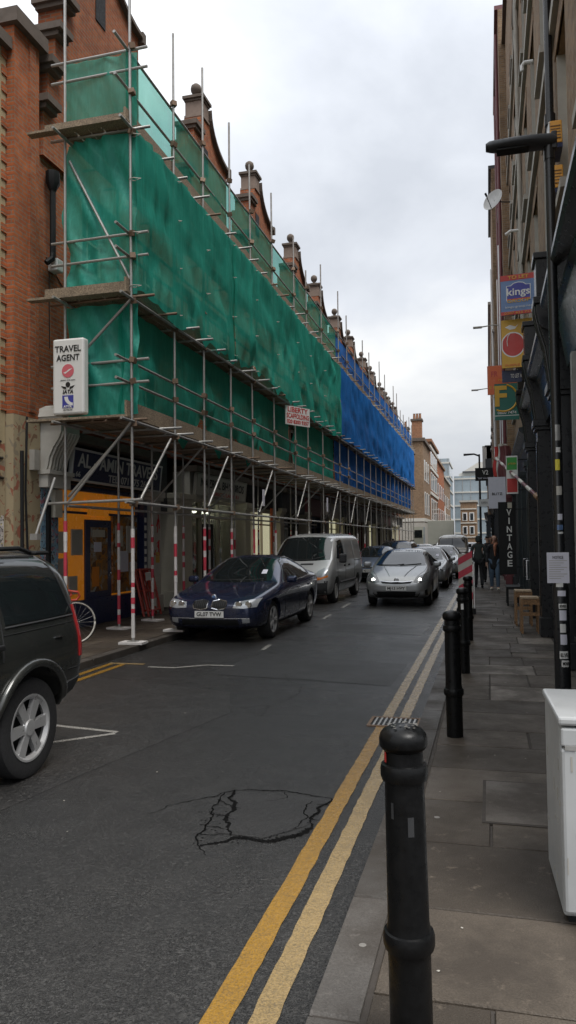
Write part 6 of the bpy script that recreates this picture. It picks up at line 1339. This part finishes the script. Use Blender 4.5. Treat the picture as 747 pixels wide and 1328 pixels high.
for z0,z1 in ((4.4,6.6),(8,10)):
    for x_ in (-8.5,-10.5): BX('window',(x_-.5,x_+.5,79.93,80.0,z0,z1),M['glass'],t)
far_block('banded_building','white banded brick building next past the corner building',-14,-6.45,90.3,104,13.2,'brick_rust',[(4,6.6),(7.6,9.7),(10.6,12.2)],[92,95,98,101],ww=2.0,frame='offwhite',band=(3.3,7.0,10.0,12.5),cop='brick_rust')
t=far_block('orange_brick_building','orange brick building farther along the left side',-14,-6.6,104.4,122,12.4,'brick_orange',[(4,6),(7.5,9.5)],[107,111,115,119],ww=1.6,cop='brick_tan')
for y_ in (105,112): BX('chimney',(-8.2,-7.4,y_,y_+1,12.7,14.2),M['brick_rust'],t)
far_block('tan_brick_building','last tan brick building on the left before the glass offices',-15,-6.8,122.4,146,11.6,'brick_tan',[(4,6),(7,9)],[125,130,135,140],ww=1.8,cop='stone')
far_block('end_brick_building','small tan brick building with white windows closing the street end',-5.1,-2.1,150,160,8.8,'brick_tan',[],[],cop='stone')
te=bpy.data.objects['end_brick_building']
for z0 in (2.6,5.2):
    for x_ in (-4.3,-3.0): w=BX('window',(x_-.45,x_+.45,149.9,150.05,z0,z0+1.6),M['offwhite'],te); BX('pane',(x_-.3,x_+.3,149.86,149.9,z0+.15,z0+1.45),M['glass'],w)
for z in (2.0,4.7,7.4): BX('band',(-5.1,-2.1,149.85,150,z,z+.2),M['stone_pale'],te)
# glass offices
def glass_office(name,label,x0,x1,y0,y1,h,fl=3.4,bay=1.6,mat='glass_sky'):
    t=thing(name,label,'building',(0,0,0)); BX('core',(x0,x1,y0,y1,0,h),M[mat],t)
    n=int(h/fl)
    for i in range(1,n+1): BX('floor_band',(x0-.1,x1+.1,y0-.18,y0,i*fl-.35,i*fl),M['stone_pale'],t); BX('floor_band',(x1,x1+.18,y0-.18,y1,i*fl-.35,i*fl),M['stone_pale'],t)
    k=int((x1-x0)/bay)
    for i in range(k+1): BX('mullion',(x0+i*bay-.05,x0+i*bay+.05,y0-.1,y0,0,h),M['steel'],t)
    return t
glass_office('glass_office','pale glass office block with slanted side at the street end',-16,-8.2,175,190,20,3.2,1.5)
t=glass_office('glass_office','long glazed office block with stepped roof filling the distance',-8.0,12,195,215,17.5,3.4,2.0)
MB().prism([(-7,17.5),(10,17.5),(10,20.5),(-2,21.2),(-7,18.2)],lambda a,b,q:(a,q,b),198,214).build('stepped_roof',M['stone_pale'],t); BX('roof_strip',(-6,10,197,199,18.6,18.9),M['slate'],t)
# thin white mast and hoarding
mt=thing('mast','thin white pole in front of the far glass office','pole',(-6.0,112,0)); MB().tube((0,0,0),(0,0,6.5),.09,8,.06).build('shaft',M['white'],mt); MB().box(-.1,.1,-.02,.02,5.2,6.2).build('banner',M['white'],mt)
bpy.data.scenes.remove(TS)
